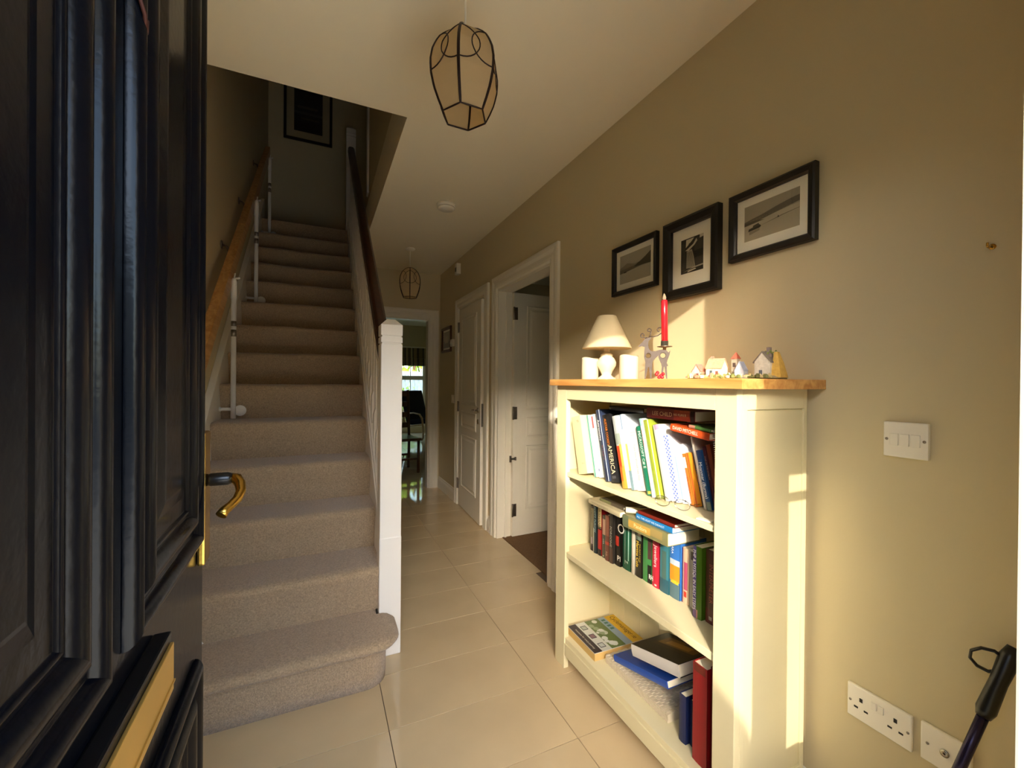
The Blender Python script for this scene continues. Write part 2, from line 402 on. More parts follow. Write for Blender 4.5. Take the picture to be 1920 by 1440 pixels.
for a, b, z0, z1 in ((.462, .806, .945, 1.97), (.06, .402, .945, 1.97), (.462, .806, .14, .735), (.06, .402, .14, .735)):
    p = MB().mould_s(fd, a, b, z0, z1, PR).build('panel', M['doorpaint'], door)
    MB().mould(fd, a+.1, b-.1, z0+.1, z1-.1, [(0, .0031), (.012, .0031), (.03, .007), (.034, .0075)]).build('raised_field', M['doorpaint'], p)
lb = box(0, .020, .265, .572, .826, .908).build('letter_plate', M['black'], door, bevel=.003)
box(.0202, .0245, .277, .562, .834, .897).build('flap', M['brassflat'], lb, bevel=.0012)
box(.0245, .0262, .277, .562, .845, .8475).build('flap_lip', M['brassflat'], lb)
# lever handle: long brass plate on the outer face by the lock edge, dark neck, curled lever
hp = box(.0005, .013, .815, .864, .900, 1.148).build('handle_plate', M['brass'], door, bevel=.004)
box(-.036, -.010, DOORW-.006, DOORW-.003, .90, 1.14).build('lock_faceplate', M['brass'], door)
MB().lathe([(.0, .0132), (.011, .0132), (.0125, .018), (.0125, .045), (.010, .052), (0, .052)], (0, .84, 1.055), 16, axis='X').build('handle_neck', M['black'], hp)
LV = [(.050, .842, 1.055), (.060, .836, 1.054), (.067, .824, 1.046), (.070, .808, 1.034), (.066, .792, 1.024), (.057, .780, 1.016), (.049, .772, 1.010), (.045, .766, 1.004)]
MB().tube(LV, [.010, .0105, .010, .009, .0085, .008, .009, .0095], 12).build('lever', M['brass'], hp)

MB().tube([(.004, .46, 1.675), (.012, .462, 1.672), (.016, .468, 1.655), (.014, .478, 1.644), (.012, .488, 1.648), (.012, .49, 1.664)], .0022, 8).build('wire_hook', mat('rusty_wire', '#4a2418', .6, .5), door)
# ================================================================== INTERIOR DOORS
PR2 = [(0, .0003), (.004, .0065), (.012, .0075), (.018, .003), (.030, .0022), (.045, .0075), (.05, .008)]
def inner_door(name, w, label):
    d = empty(name); struct(d, label, 'door')
    box(0, w, -.018, .018, .008, DH-.022).build('leaf', M['trim'], d, bevel=.0015)
    for sgn in (-1, 1):
        for z0, z1 in ((1.03, 1.87), (.80, .965), (.215, .735)):
            MB().mould(lambda u, v, h, s_=sgn: (u, s_*(.018+h), v), .115, w-.115, z0, z1, PR2).build('panel', M['trim'], d)
    return d
def hinge(mb, x, y, z): mb.box(x-.002, x+.032, y-.004, y-.001, z-.05, z+.05); mb.lathe([(0, z-.052), (.007, z-.052), (.007, z+.052), (0, z+.052)], (x-.004, y-.006, 0), 10)
d2 = inner_door('door_2', .78, 'white moulded three-panel door folded back inside the side room')
d2.location = (WX+.118, DA1-.03, 0); d2.rotation_euler = (0, 0, R(2))
for z in (.22, 1.0, 1.80):
    h_ = MB(); hinge(h_, 0, -.018, z); h_.build('hinge', M['steel'], d2)
bl = MB().box(-.03, .02, -.026, -.020, .628, .640).box(-.032, -.02, -.034, -.018, .61, .66).box(.014, .024, -.034, -.018, .622, .648)
bl.build('door_latch', M['steel'], d2)
d3 = inner_door('door_3', DB1-DB0-.03, 'narrow white panelled cupboard door slightly ajar with a chrome lever')
d3.location = (WX+.012, DB1-.015, 0); d3.rotation_euler = (0, 0, R(-90-2.2))
wdr = DB1-DB0-.03
hd = MB().lathe([(0, -.019), (.024, -.019), (.024, -.027), (.009, -.03), (.009, -.05), (0, -.05)], (wdr-.055, 0, 1.0), 18, axis='Y').tube([(wdr-.055, -.048, 1.0), (wdr-.09, -.052, 1.002), (wdr-.13, -.05, .998), (wdr-.165, -.046, .995)], [.009, .008, .0075, .006], 10)
hd.build('lever_handle', M['chrome'], d3)
MB().lathe([(0, -.019), (.022, -.019), (.022, -.026), (0, -.026)], (wdr-.055, 0, .90), 18, axis='Y').build('key_escutcheon', M['chrome'], d3)
box(wdr, wdr+.002, -.011, .011, .86, 1.06).build('lock_faceplate', M['steel'], d3)
for z in (.22, 1.0, 1.80):
    h_ = MB(); hinge(h_, -.01, -.018, z); h_.build('hinge', M['steel'], d3)

# ================================================================== STAIRCASE
RS, GO, Y0N = .2035, .238, 1.73
SX0, SX1 = -.525, .268
stairs = tag(empty('staircase', (-.1, 1.73, 0)), 'straight staircase in beige carpet with white balusters and dark handrail', 'staircase')
SO = Vector((-.1, 1.73, 0))
def sp(mb, name, m, parent=None, bevel=0):
    if parent is None:
        mb.v = [tuple(Vector(v)-SO) for v in mb.v]; return mb.build(name, m, stairs, bevel=bevel)
    mb.v = [tuple(Vector(v)-SO) for v in mb.v]; return mb.build(name, m, parent, bevel=bevel)
# first step with rounded end wrapping in front of the newel
def plan(ins, rad=.10):
    x0, x1, y0, y1 = SX0, .315-ins, 1.73+ins, 2.03
    r_ = max(.03, rad-ins*.3); pts = [(x0, y1), (x0, y0)]
    n_ = 14
    for i in range(n_+1): pts.append((x0+(x1-r_-x0)*i/n_, y0)) if i else None
    for i in range(1, 9):
        a = -PI/2 + PI/2*i/8; pts.append((x1-r_+r_*math.cos(a), y0+r_+r_*math.sin(a)))
    pts.append((x1, 1.93)); pts.append((x1-.02, 1.962)); pts.append((.24, 1.962)); pts.append((.24, y1))
    return pts
lv = [(.05, 0), (.048, .06), (.048, .135), (.046, .150), (.030, .156), (.008, .165), (0, .178), (.002, .190), (.010, .199), (.028, .2035), (.06, .2045)]
m = MB(); m.loft([[(x, y, z) for x, y in plan(i)] for i, z in lv], True, True, None, True)
sp(m, 'step', M['carpet'])
NOSE = [(0, -.0), (-.004, .03), (-.012, .075), (-.022, .12), (-.033, .155), (-.040, .175), (-.039, .188), (-.031, .198), (-.018, .2035), (0, .2055), (.05, .205), (.13, .2035), (.238, .2035)]
def step_mesh(k):
    m = MB(); nx = 26; rng = random.Random(k); off = rng.random()*10
    yr, zb = Y0N+.04+GO*k, RS*k; rings = []
    for j, (dy, dz) in enumerate(NOSE):
        row = []
        for i in range(nx+1):
            x = SX0+(SX1-SX0)*i/nx
            wv = .003*math.sin(x*9+off)+.002*math.sin(x*23+off*2)
            s_ = 1 if 3 <= j <= 9 else .3
            row.append((x, yr+dy-wv*s_, zb+dz+wv*.6*s_))
        rings.append(row)
    m.loft(rings, False, False, None, True); return m
for k in range(1, 14): 
    m = step_mesh(k)
    sp(m, 'step', M['carpet'])
SL = RS/GO
def znose(y): return RS + SL*(y-Y0N)          # nosing line
def slant(mb, x0, x1, ya, yb, lo, hi):        # board following the pitch between two offsets above the nosing line
    mb.prism([(x0, ya, max(0, znose(ya)+lo)), (x0, yb, znose(yb)+lo), (x0, yb, znose(yb)+hi), (x0, ya, znose(ya)+hi)], (x1-x0, 0, 0)); return mb
# strings
sp(slant(MB(), LX+.001, SX0+.002, 1.80, 5.05, -.26, .085), 'wall_string', M['trim'], bevel=.003)
sp(slant(MB(), .262, .335, 2.02, 4.86, -.28, .050), 'outer_string', M['trimw'], bevel=.003)
sp(slant(MB(), .268, .330, 2.03, 4.86, .051, .083), 'base_rail', M['trimw'], bevel=.004)
# understairs spandrel panel
sp(MB().prism([(.30, 2.06, 0), (.30, EY, 0), (.30, EY, 2.5), (.30, 4.8, 2.5), (.30, 2.06, znose(2.06)-.27)], (.034, 0, 0)), 'spandrel_panel', M['wall'])
# newels
def newel(y0, zb, zt, grooves=True):
    x0, x1 = .252, .347; cy = y0+.0475; cx = (x0+x1)/2; hw = .0475
    n_ = sp(MB().box(x0, x1, y0, y0+.095, zb, zt-.115), 'newel_post', M['trimw'], bevel=.004)
    m = MB()
    def ring(q, z): return [(cx-q, cy-q, z), (cx+q, cy-q, z), (cx+q, cy+q, z), (cx-q, cy+q, z)]
    m.loft([ring(hw-.005, zt-.1155), ring(hw-.005, zt-.1085), ring(hw, zt-.108), ring(hw, zt-.084), ring(hw-.005, zt-.0835), ring(hw-.005, zt-.0765), ring(hw, zt-.076), ring(hw, zt-.028), ring(.018, zt), ring(.012, zt+.001)])
    m.v = [tuple(Vector(v)-SO) for v in m.v]
    o = m.build('post_cap', M['trimw'], n_); o.location = (0, 0, 0)
    return n_
n1 = newel(1.965, 0, 1.532)
# base plinth block of the lower newel, slightly wider with a rounded shoulder
m = MB(); cx, cy = .2995, 2.0125
prof = [(.0485, .0), (.0485, .535), (.0465, .548), (.0477, .5485)]
m.box(.2505, .3485, 1.9635, 2.0615, 0, .54); m.v = [tuple(Vector(v)-SO) for v in m.v]; m.build('plinth_block', M['trimw'], n1, bevel=.006)
newel(4.86, 2.56, 3.99)
# handrail
HR0 = 1.36-.87*2.14
def zr(y): return HR0+.87*y
prof = [(-.033, -.030), (.033, -.030), (.035, -.010), (.031, .018), (.018, .030), (-.018, .030), (-.031, .018), (-.035, -.010)]
m = MB().loft([[(.2995+a, y, zr(y)+b*1.32) for a, b in prof] for y in (2.055, 4.865)], True, True)
sp(m, 'handrail', M['mahog'], bevel=.003)
# balusters: square ends, stop-chamfered middle
def baluster(y):
    zb, zt = znose(y)+.08, zr(y)-.03; L = zt-zb; m = MB(); cx = .2995; a = .0205
    def ring(q, c_, z):
        return [(cx-q+c_, y-q, z), (cx+q-c_, y-q, z), (cx+q, y-q+c_, z), (cx+q, y+q-c_, z), (cx+q-c_, y+q, z), (cx-q+c_, y+q, z), (cx-q, y+q-c_, z), (cx-q, y-q+c_, z)]
    m.loft([ring(a, .0008, zb-.03), ring(a, .0008, zb+.14), ring(.0145, .005, zb+.17), ring(.0145, .005, zt-.17), ring(a, .0008, zt-.14), ring(a, .0008, zt+.02)])
    sp(m, 'baluster', M['trimw'])
y = 2.135
while y < 4.85: baluster(y); y += .1135

# ---- wall-mounted pine handrail
def zw(y): return 1.40+.845*(y-2.32)
rail = tag(empty('wall_handrail', (-.49, 2.0, zw(2.0))), 'pine grab rail fixed to the stair wall on metal brackets', 'handrail')
RO = Vector((-.49, 2.0, zw(2.0)))
def railpart(mb, name, m, bevel=0):
    mb.v = [tuple(Vector(v)-RO) for v in mb.v]; return mb.build(name, m, rail, bevel=bevel)
def rb(y0, y1, dz=0): return MB().prism([(-.512, y0, zw(y0)-.112), (-.512, y1, zw(y1)-.112), (-.512, y1, zw(y1)+dz), (-.512, y0, zw(y0)+dz)], (.045, 0, 0))
railpart(rb(1.5, 3.40), 'rail_length', M['pine'], .004); railpart(rb(3.402, 4.95, .004), 'rail_length', M['pine'], .004)
for y in (2.35, 3.15, 3.75, 4.5):
    z = zw(y)-.04
    railpart(MB().lathe([(0, LX+.0), (.026, LX+.0), (.024, LX+.006), (0, LX+.006)], (0, y, z+.03), 14, axis='X').tube([(LX+.004, y, z+.03), (LX+.03, y, z+.02), (-.51, y, z-.03)], .007, 8), 'bracket', M['steel'])

# ---- white gate posts standing on the treads
def gate_post(y, n, zt, label):
    z0 = RS*n+.004; t = tag(empty('stair_gate_post', (-.455, y, z0)), label, 'gate post', 'white gate posts on the stairs')
    L = zt-z0
    MB().lathe([(0, 0), (.0135, 0), (.0135, L-.12), (.016, L-.12), (.016, L-.02), (.010, L), (0, L)], (0, 0, 0), 14).build('post', M['whitemet'], t)
    for a_, b_ in ((.34, .30), (.28, .25)): MB().lathe([(.0138, L-a_), (.0138, L-b_)], seg=14).build('printed_sticker', M['steel'], t)
    MB().tube([(0, 0, .055), (-.065, 0, .055)], .0095, 10).build('wall_arm', M['whitemet'], t)
    MB().lathe([(0, 0), (.010, 0), (.014, .004), (.014, .008), (0, .01)], (0, 0, 0), 14, axis='X').build('wall_pad', M['whitemet'], t, loc=(-.069, 0, .055))
    MB().lathe([(0, -.004), (.03, -.004), (.032, 0), (.03, .008), (.012, .012), (0, .012)], (.032, .018, .045), 20, axis='Y').build('clamp_wheel', M['whitemet'], t)
    MB().tube([(0, 0, L-.01), (.006, 0, L+.03)], .004, 6).tube([(.002, 0, L-.002), (.03, -.004, L+.004)], .006, 8).build('hook', M['whitemet'], t)
gate_post(2.915, 5, 1.84, 'white tubular gate post on the carpet, nearest the foot of the stairs')
gate_post(3.86, 9, 2.66, 'white tubular gate post halfway up the stairs by the pine rail')
gate_post(4.79, 13, 3.44, 'white tubular gate post near the top of the stairs')

gm = tag(empty('gate_mount', (-.418, 2.0, RS+.0045)), 'small white round gate mount low on the stairs beside the front door edge', 'gate mount')
MB().lathe([(0, -.006), (.018, -.006), (.024, 0), (.022, .008), (.008, .012), (0, .012)], (0, .012, .045), 18, axis='Y').build('pad', M['whitemet'], gm)
MB().lathe([(0, 0), (.012, 0), (.008, .006), (.007, .045), (0, .045)], (0, .012, 0), 12).build('foot', M['whitemet'], gm)
# ================================================================== BOOKCASE
BX0, BX1, BY0, BY1 = .98, 1.272, .745, 1.645
bc = tag(empty('bookcase', (1.125, 1.195, 0)), 'cream painted open bookcase with a thick oak top against the wall', 'bookcase')
BO = Vector((1.125, 1.195, 0))
def bp_(mb, name, m, bevel=.0015, parent=None):
    mb.v = [tuple(Vector(v)-BO) for v in mb.v]; return mb.build(name, m, parent or bc, bevel=bevel)
bp_(box(.952, 1.298, .71, 1.668, 1.235, 1.262), 'top', M['oak'], .002)
for y0, y1, nm in ((BY0, BY0+.066, 'stile'), (BY1-.075, BY1, 'stile')):
    bp_(box(BX0, BX0+.022, y0, y1, 0, 1.2345), nm, M['cream'])
bp_(box(BX0, BX0+.022, BY0+.0665, BY1-.0755, 1.176, 1.2345), 'top_rail', M['cream'])
for y0, y1, sg in ((BY0, BY0+.02, -1), (BY1-.02, BY1, 1)):
    sd = bp_(box(BX0+.0222, BX1, y0+(.006 if sg < 0 else 0), y1-(.006 if sg > 0 else 0), .0, 1.2345), 'side_panel', M['cream'])
    yf = y0 if sg < 0 else y1
    fr = MB(); a, b = (yf, yf+.0058) if sg < 0 else (yf-.0058, yf)
    fr.box(BX0+.0222, BX0+.04, a, b, 0, 1.2345).box(BX1-.014, BX1, a, b, 0, 1.2345).box(BX0+.04, BX1-.014, a, b, 1.18, 1.2345).box(BX0+.04, BX1-.014, a, b, .06, .16)
    bp_(fr, 'side_frame', M['cream'], .001)
for i in range(8):
    y0 = BY0+.021+(BY1-BY0-.042)*i/8; y1 = BY0+.021+(BY1-BY0-.042)*(i+1)/8-.0012
    bp_(box(BX1-.010, BX1, y0, y1, .11, 1.23), 'back_board', M['cream'], .001)
SH = (.857, .508, .134)
for z, t, x0 in ((SH[0], .018, .988), (SH[1], .024, .988), (SH[2], .022, .985)):
    bp_(box(x0, BX1-.0105, BY0+.0205, BY1-.0205, z-t, z-.0002), 'shelf', M['cream'], .002)
bp_(box(BX0+.001, BX0+.02, BY0+.0665, BY1-.0755, .058, .1115), 'plinth_rail', M['cream'])

# ================================================================== BOOKS
def book(X, Y, Z, w, h, d, col, label, lean=0, rz=0, spine=(), titles=(), group=None, face_col=None, name='book', lie=False, mt='print_', tilt=0):
    """X,Y,Z = lower far corner of the spine; spine: (v0,v1,u0,u1,colour) fractions; titles: (text,size,v,u,colour,fit)"""
    rx = -R(lean) if not lie else -R(90)-R(tilt)
    b = tag(empty(name, (X, Y, Z), (rx, 0, R(rz))), label, 'book', group)
    t = .0018; fc = face_col or col
    c = MB().box(0, d, -t, 0, 0, h, fc).box(0, d, -w, -w+t, 0, h, fc)
    k = 6; prof = [(0.0015*(1-math.cos(PI*i/k))*0 - .0022*math.sin(PI*i/k), -w*i/k) for i in range(k+1)]
    ring0 = [(x, y, 0) for x, y in prof] + [(t, -w, 0), (t, 0, 0)]
    c.loft([ring0, [(x, y, h) for x, y, _ in ring0]], True, True, col)
    for v0, v1, u0, u1, cc in spine:
        n_ = 4
        for i in range(n_):
            ua, ub = u0+(u1-u0)*i/n_, u0+(u1-u0)*(i+1)/n_
            xa, xb = -.0022*math.sin(PI*ua)-.00035, -.0022*math.sin(PI*ub)-.00035
            c.poly([(xa, -w*ua, h*v0), (xb, -w*ub, h*v0), (xb, -w*ub, h*v1), (xa, -w*ua, h*v1)], cc)
    c.build('cover', M[mt], b, recalc=False)
    MB().box(.004, d-.004, -w+t, -t, .003, h-.003).build('pages', M['paper'], b)
    for tx in titles:
        body, size, v, u, cc, fit = tx[:6]
        Mx = Matrix(((0, 0, -1, -.0030), (0, -1, 0, -w*u), (-1, 0, 0, h*v), (0, 0, 0, 1)))
        if len(tx) > 6:      # horizontal lettering across an upright spine
            Mx = Matrix(((0, 0, -1, -.0030), (-1, 0, 0, -w*u), (0, 1, 0, h*v), (0, 0, 0, 1)))
        text(body, size, Mx, 'title', b, cc, fit=fit)
    return b
G1, G2, G3 = 'books leaning on the top shelf', 'novels on the middle shelf', 'books on the bottom shelf'
def row1():
    L = 14.5
    # X, Y, w, h, colour, label, spine patches, titles
    rows = [
     (1.007, 1.509, .064, .245, '#f3e6b8', 'thick pale yellow book at the far left end of the top shelf', [], [('TB', .014, .90, .62, '#b0523a', .02, 1), ('Bloom', .008, .18, .62, '#b09a70', .03, 1)]),
     (1.038, 1.441, .017, .258, '#f3f4f0', 'slim white book with a teal stripe beside the pale yellow book', [(0, 1, .42, .92, '#5fa79a')], []),
     (1.050, 1.4225, .026, .262, '#eef3f6', 'white and pale blue book with a red mark at the top of its spine', [(.78, .97, .15, .6, '#d8443e'), (0, 1, .6, 1, '#b7d0e6'), (.1, .14, .2, .5, '#5a6fb0')], []),
     (1.060, 1.3945, .034, .258, '#c3d6e8', 'light blue paperback pushed back left of the navy astronomy book', [(0, 1, .7, 1, '#e9eef2')], []),
     (1.033, 1.358, .026, .286, '#33405f', 'tall navy hardback with a white title reading Astronomy', [(.0, .18, 0, .8, '#2a3350'), (0, 1, .82, .96, '#c9d6ea')], [('Astronomy', .021, .86, .42, '#f4f4f6', .085), ('atlas of the night sky', .007, .50, .62, '#c07a58', .07)]),
     (1.041, 1.3305, .046, .267, '#26262a', 'black hardback with orange and cream capitals down its spine', [(.96, 1, 0, 1, '#1b1b1e'), (.06, .10, .25, .75, '#5a5a60')], [("ALISTAIR COOKE'S", .019, .94, .42, '#ef8a24', .105), ('AMERICA', .034, .545, .52, '#f3e6bd', .112)]),
     (1.074, 1.2825, .014, .262, '#f4f1ea', 'thin white paperback tucked behind the black hardback', [(.9, 1, 0, 1, '#8a5a3a')], []),
     (1.070, 1.267, .022, .258, '#d9dff0', 'pale lilac book with a brown band at its head', [(.9, 1, 0, 1, '#9a6a3c'), (.45, .62, 0, 1, '#c3c9b8')], []),
     (1.024, 1.243, .029, .270, '#cdd8dc', 'book with a red and yellow flame design on the lower spine', [(0, .30, 0, 1, '#e2b24a'), (.28, .58, 0, .62, '#e8502c'), (.1, .30, 0, .5, '#ec7a30'), (.3, .6, .62, 1, '#d3c05a'), (.6, .75, 0, 1, '#aab9b0')], []),
     (1.038, 1.2125, .017, .279, '#d4e2f2', 'tall glossy pale blue book beside the flame patterned spine', [(0, .25, .3, 1, '#7d9aa6'), (.25, .6, .5, 1, '#b9c56a'), (.8, 1, 0, .4, '#7fa6d8')], []),
     (1.052, 1.1945, .044, .232, '#fbf8f3', 'wide white paperback with small grey lettering on its spine', [(.90, .905, .2, .8, '#9a9aa0'), (.86, .865, .2, .8, '#9a9aa0')], [('Turn You Would See The', .014, .72, .5, '#8d8c94', .13), ('o', .016, .06, .55, '#77777c', .02, 1)]),
     (1.062, 1.1485, .013, .214, '#6a5aa6', 'thin violet spine between the white and green books', [(0, .3, 0, 1, '#544690')], []),
     (1.041, 1.1345, .027, .241, '#1f8a68', 'bright green book with white capitals on its spine', [(.02, .06, .3, .8, '#e9d24c')], [('MICROSOFT C# E', .018, .93, .5, '#dff2e6', .13)]),
     (1.036, 1.106, .013, .272, '#eaf2ee', 'narrow white and aqua book with red letters', [(.9, 1, 0, 1, '#9fd8d4')], [('TEACH YOURSELF', .0075, .86, .45, '#c9503f', .12)]),
     (1.041, 1.092, .024, .268, '#a6b83c', 'lime green book in the middle of the top shelf', [(0, 1, .86, 1, '#f0f2e0')], []),
     (1.060, 1.0668, .012, .246, '#5c5950', 'thin dark grey book right of the lime green one', [(0, .2, 0, 1, '#7d7888')], []),
     (1.047, 1.054, .026, .254, '#fdfcf8', 'blank white spine with a pink and mint cover', [(.93, 1, .3, 1, '#c9aed2')], []),
     (1.064, 1.0268, .016, .224, '#e9ecf6', 'white exercise book bound in blue and white checked spiral', [], []),
     (1.076, 1.010, .026, .190, '#eaf2fb', 'short white book with a pale blue spine pattern', [(.05, .8, .05, .35, '#a9c6ea'), (.03, .06, .5, .7, '#44507a')], []),
     (1.085, .9828, .013, .165, '#e07a2a', 'short orange spine with a white oval', [(.72, .93, .1, .9, '#f3ecdf')], [('THE AMATEUR', .008, .55, .5, '#6a3414', .08)]),
     (1.086, .969, .011, .170, '#f0a22c', 'yellow and orange glossy paperback on the top shelf', [(0, 1, .6, 1, '#c95a1a')], []),
     (1.105, .957, .020, .187, '#2d4a86', 'blue travel guide with orange lettering', [(0, .25, 0, 1, '#1b2950')], [('Thailand', .018, .66, .5, '#e08a5a', .075)]),
     (1.088, .936, .009, .226, '#dcd5c8', 'thin pale grey pamphlet between two travel guides', [], []),
     (1.090, .926, .017, .184, '#24568f', 'dark blue travel guide with white lettering and a pale foot', [(0, .14, 0, 1, '#7d8f86'), (.84, 1, 0, 1, '#1b3c70')], [('Myanmar (Burma)', .017, .80, .5, '#f2f2f0', .11)]),
     (1.099, .9078, .013, .198, '#4a1420', 'dark maroon spine near the right end of the top shelf', [], [('WAR OF THE WORLDS', .007, .85, .5, '#b9a8a0', .12)]),
     (1.100, .894, .017, .205, '#7a3418', 'rust brown hardback near the right end of the top shelf', [], [('Dostoyevsky', .009, .35, .5, '#d9c3a0', .06)]),
    ]
    for X, Y, w, h, c, lab, sp_, ti in rows:
        d = min(h*.68, 1.256-X)
        book(X, Y, SH[0]+.0006, w, h, d, c, lab, lean=L, spine=sp_, titles=ti, group=G1)
row1()
# checked spiral binding on the white exercise book
sb = [o for o in COL.objects if o.get('label', '').startswith('white exercise book')][0]
box(-.0045, .004, -.0158, -.0002, .004, .220).build('spiral_binding', M['check'], sb)
# spiral notebook leaning at the right end
nb = tag(empty('notebook', (1.062, .855, SH[0]+.0006), (-R(7), 0, 0)), 'grey notebook with a white wire spiral against the right stile', 'notebook', G1)
MB().box(.006, .17, -.013, 0, 0, .262, '#a39c8c').build('cover', M['print_'], nb)
m = MB()
for i in range(40): m.tube([(.009, .001, .008+i*.0063), (.0, .002, .009+i*.0063), (-.002, -.0065, .0095+i*.0063), (.0, -.015, .010+i*.0063), (.009, -.014, .0105+i*.0063)], .0011, 5)
m.build('wire_spiral', M['whitemet'], nb)
# books lying on top of the row
book(1.050, .942, 1.1285, .0335, .208, .13, '#7d1b1c', 'dark red paperback with gold capitals lying on top of the row', lie=True, group=G1,
     spine=[(0, .08, 0, 1, '#2a0f0e'), (.08, .40, 0, 1, '#a8341d'), (.1, .28, .3, 1, '#c4502a')], titles=[('LEE CHILD', .020, .86, .5, '#e3b98c', .088), ('NO PLAN B', .010, .40, .55, '#f0cfa4', .06)])
book(1.045, .886, 1.0795, .022, .150, .11, '#dd5a24', 'orange paperback with white capitals lying slanted on the travel guides', lie=True, tilt=-6, group=G1,
     titles=[('DAVID MITCHELL', .0155, .93, .52, '#fbeee0', .10)], spine=[(0, .1, 0, 1, '#b8431a')])
book(1.050, .884, 1.1035, .010, .080, .10, '#4f7a3c', 'small green paperback wedged under the dark red one', lie=True, tilt=-5, group=G1, spine=[(.7, 1, 0, 1, '#c98b76')])
book(1.085, 1.205, 1.1375, .018, .200, .15, '#1b1815', 'flat black folder lying across the books at the back of the top shelf', lie=True, group=G1)

# ---- middle shelf
mid = [
 (1.101, 1.552, .024, .197, '#4d4038', 'mottled brown paperback at the left end of the middle shelf', [(.3, .95, 0, 1, '#8d8468'), (.15, .3, .2, .8, '#b7a7b0'), (0, .12, 0, 1, '#2c2028')], [('DESTINY', .014, .9, .5, '#3a3228', .12)]),
 (1.096, 1.524, .025, .212, '#1d3038', 'dark teal paperback with pale lettering second on the middle shelf', [(.0, .5, 0, .3, '#e3e6e2')], [('SCOTT TUROW', .016, .95, .6, '#9fc0c8', .11)]),
 (1.099, 1.496, .026, .222, '#c1282a', 'tall red and black thriller with cream capitals', [(.52, 1, 0, 1, '#dcc68e'), (0, .12, 0, 1, '#1f1c1c'), (.5, .56, 0, 1, '#171414')], [('GRISHAM', .020, .95, .5, '#2a1f18', .09)]),
 (1.101, 1.467, .025, .178, '#4c4f46', 'short grey green novel with a figure on its spine', [(.55, .92, .1, .9, '#c9a48c'), (.3, .55, 0, 1, '#44564a'), (.03, .06, .3, .6, '#e8e4d8')], [('LISA', .012, .45, .5, '#c3cdc6', .05)]),
 (1.095, 1.439, .026, .188, '#74463a', 'reddish brown novel between the grey green and the black ones', [(.55, 1, 0, 1, '#95604c'), (.35, .42, 0, 1, '#b8483a')], [('P.D.', .012, .2, .5, '#d8c0a8', .05)]),
 (1.095, 1.410, .022, .210, '#3b3733', 'charcoal spine with silver vertical capitals', [(0, .3, 0, 1, '#5a453a')], [('FORGONE', .018, .72, .5, '#b8b2a4', .10)]),
 (1.104, 1.385, .034, .214, '#15120f', 'black paperback with big white letters and a red square', [(.38, .56, .15, .75, '#d8402e')], [('O', .055, .72, .5, '#e9e5dc', .05, 1), ('PI', .030, .15, .5, '#e9e5dc', .03, 1)]),
 (1.112, 1.346, .046, .198, '#12563c', 'deep green hardback with a pale zigzag on its spine', [(.2, .85, .72, .82, '#a8d4c4'), (.1, .8, .30, .34, '#c3dcd0')], [('THE', .012, .16, .3, '#d6e6da', .04, 1)]),
 (1.112, 1.295, .020, .196, '#cfc7b4', 'narrow stone coloured paperback between two green books', [], []),
 (1.113, 1.272, .034, .196, '#1d1a14', 'black crime novel with yellow italic lettering and a face on top', [(.72, .98, .1, .9, '#6f7f70'), (.8, .95, .4, .8, '#c9b8a4')], [('Martina Cole', .019, .70, .35, '#d8b83c', .115), ('MAURA\'S GAME', .010, .66, .75, '#b09a3a', .09)]),
 (1.115, 1.234, .044, .196, '#3f8446', 'leaf green paperback with white letters at the foot', [(.84, 1, .0, .45, '#3f78c8'), (.45, 1, .62, 1, '#4c3430'), (.0, .34, .62, 1, '#141210')], [('RH', .026, .13, .78, '#f4f2ea', .02, 1)]),
 (1.114, 1.184, .034, .196, '#c3203c', 'crimson paperback with white script down the spine', [(.03, .06, .4, .7, '#f0d8d4')], [('Jewellers', .022, .78, .55, '#f0cfd0', .10)]),
 (1.114, 1.146, .042, .197, '#3b8090', 'wide teal hardback in the middle shelf', [(.25, .75, .25, .75, '#4d6f68'), (0, .25, 0, 1, '#2b5c6c')], []),
 (1.117, 1.102, .044, .197, '#3a7fd8', 'fat paperback with a blue sky and an orange shape', [(.30, .58, 0, 1, '#f0a12c'), (.26, .32, .1, .9, '#f6d23c'), (.58, .68, 0, 1, '#cfe2f2'), (0, .26, 0, 1, '#5a7a86')], [('TARA', .014, .95, .3, '#dfeaf6', .05)]),
 (1.124, 1.054, .030, .186, '#f0cfae', 'cream and pink paperback right of the fat blue one', [(.25, .75, .3, .8, '#d05a7c'), (.12, .22, .3, .7, '#d84030'), (0, 1, 0, .14, '#7a3a70')], []),
 (1.121, 1.020, .036, .194, '#b9b3a8', 'pale grey textbook with a dark emblem near the top', [(.82, .96, .15, .55, '#4a4038'), (0, 1, .82, 1, '#7f93b8')], [('computer studies', .010, .62, .5, '#4d4a50', .11)]),
 (1.088, .976, .034, .226, '#4f7a12', 'green and purple guide reading in easy steps', [(0, 1, 0, .42, '#5a4a96'), (.0, .12, .0, .6, '#c98a8a')], [('PHP & MYSQL IN EASY STEPS', .015, .95, .20, '#f4f2f6', .20)]),
 (1.100, .938, .036, .226, '#5d3a28', 'brown paperback with faded red lettering by the right stile', [(0, .2, 0, 1, '#6f2f2c'), (.05, .1, .4, .7, '#cfc6ba')], [('INTERPRETER', .020, .82, .6, '#a8604a', .15)]),
]
for X, Y, w, h, c, lab, sp_, ti in mid:
    book(X, Y, SH[1]+.0006, w-.0006, h, min(.125, 1.256-X), c, lab, spine=sp_, titles=ti, group=G2)
book(1.050, 1.290, .7325, .020, .205, .13, '#d8cda8', 'cream paperback lying flat on the left novels of the middle shelf', lie=True, tilt=-1, group=G2, titles=[('THE BOOK OF EVIDENCE', .010, .90, .5, '#8d8468', .16)])
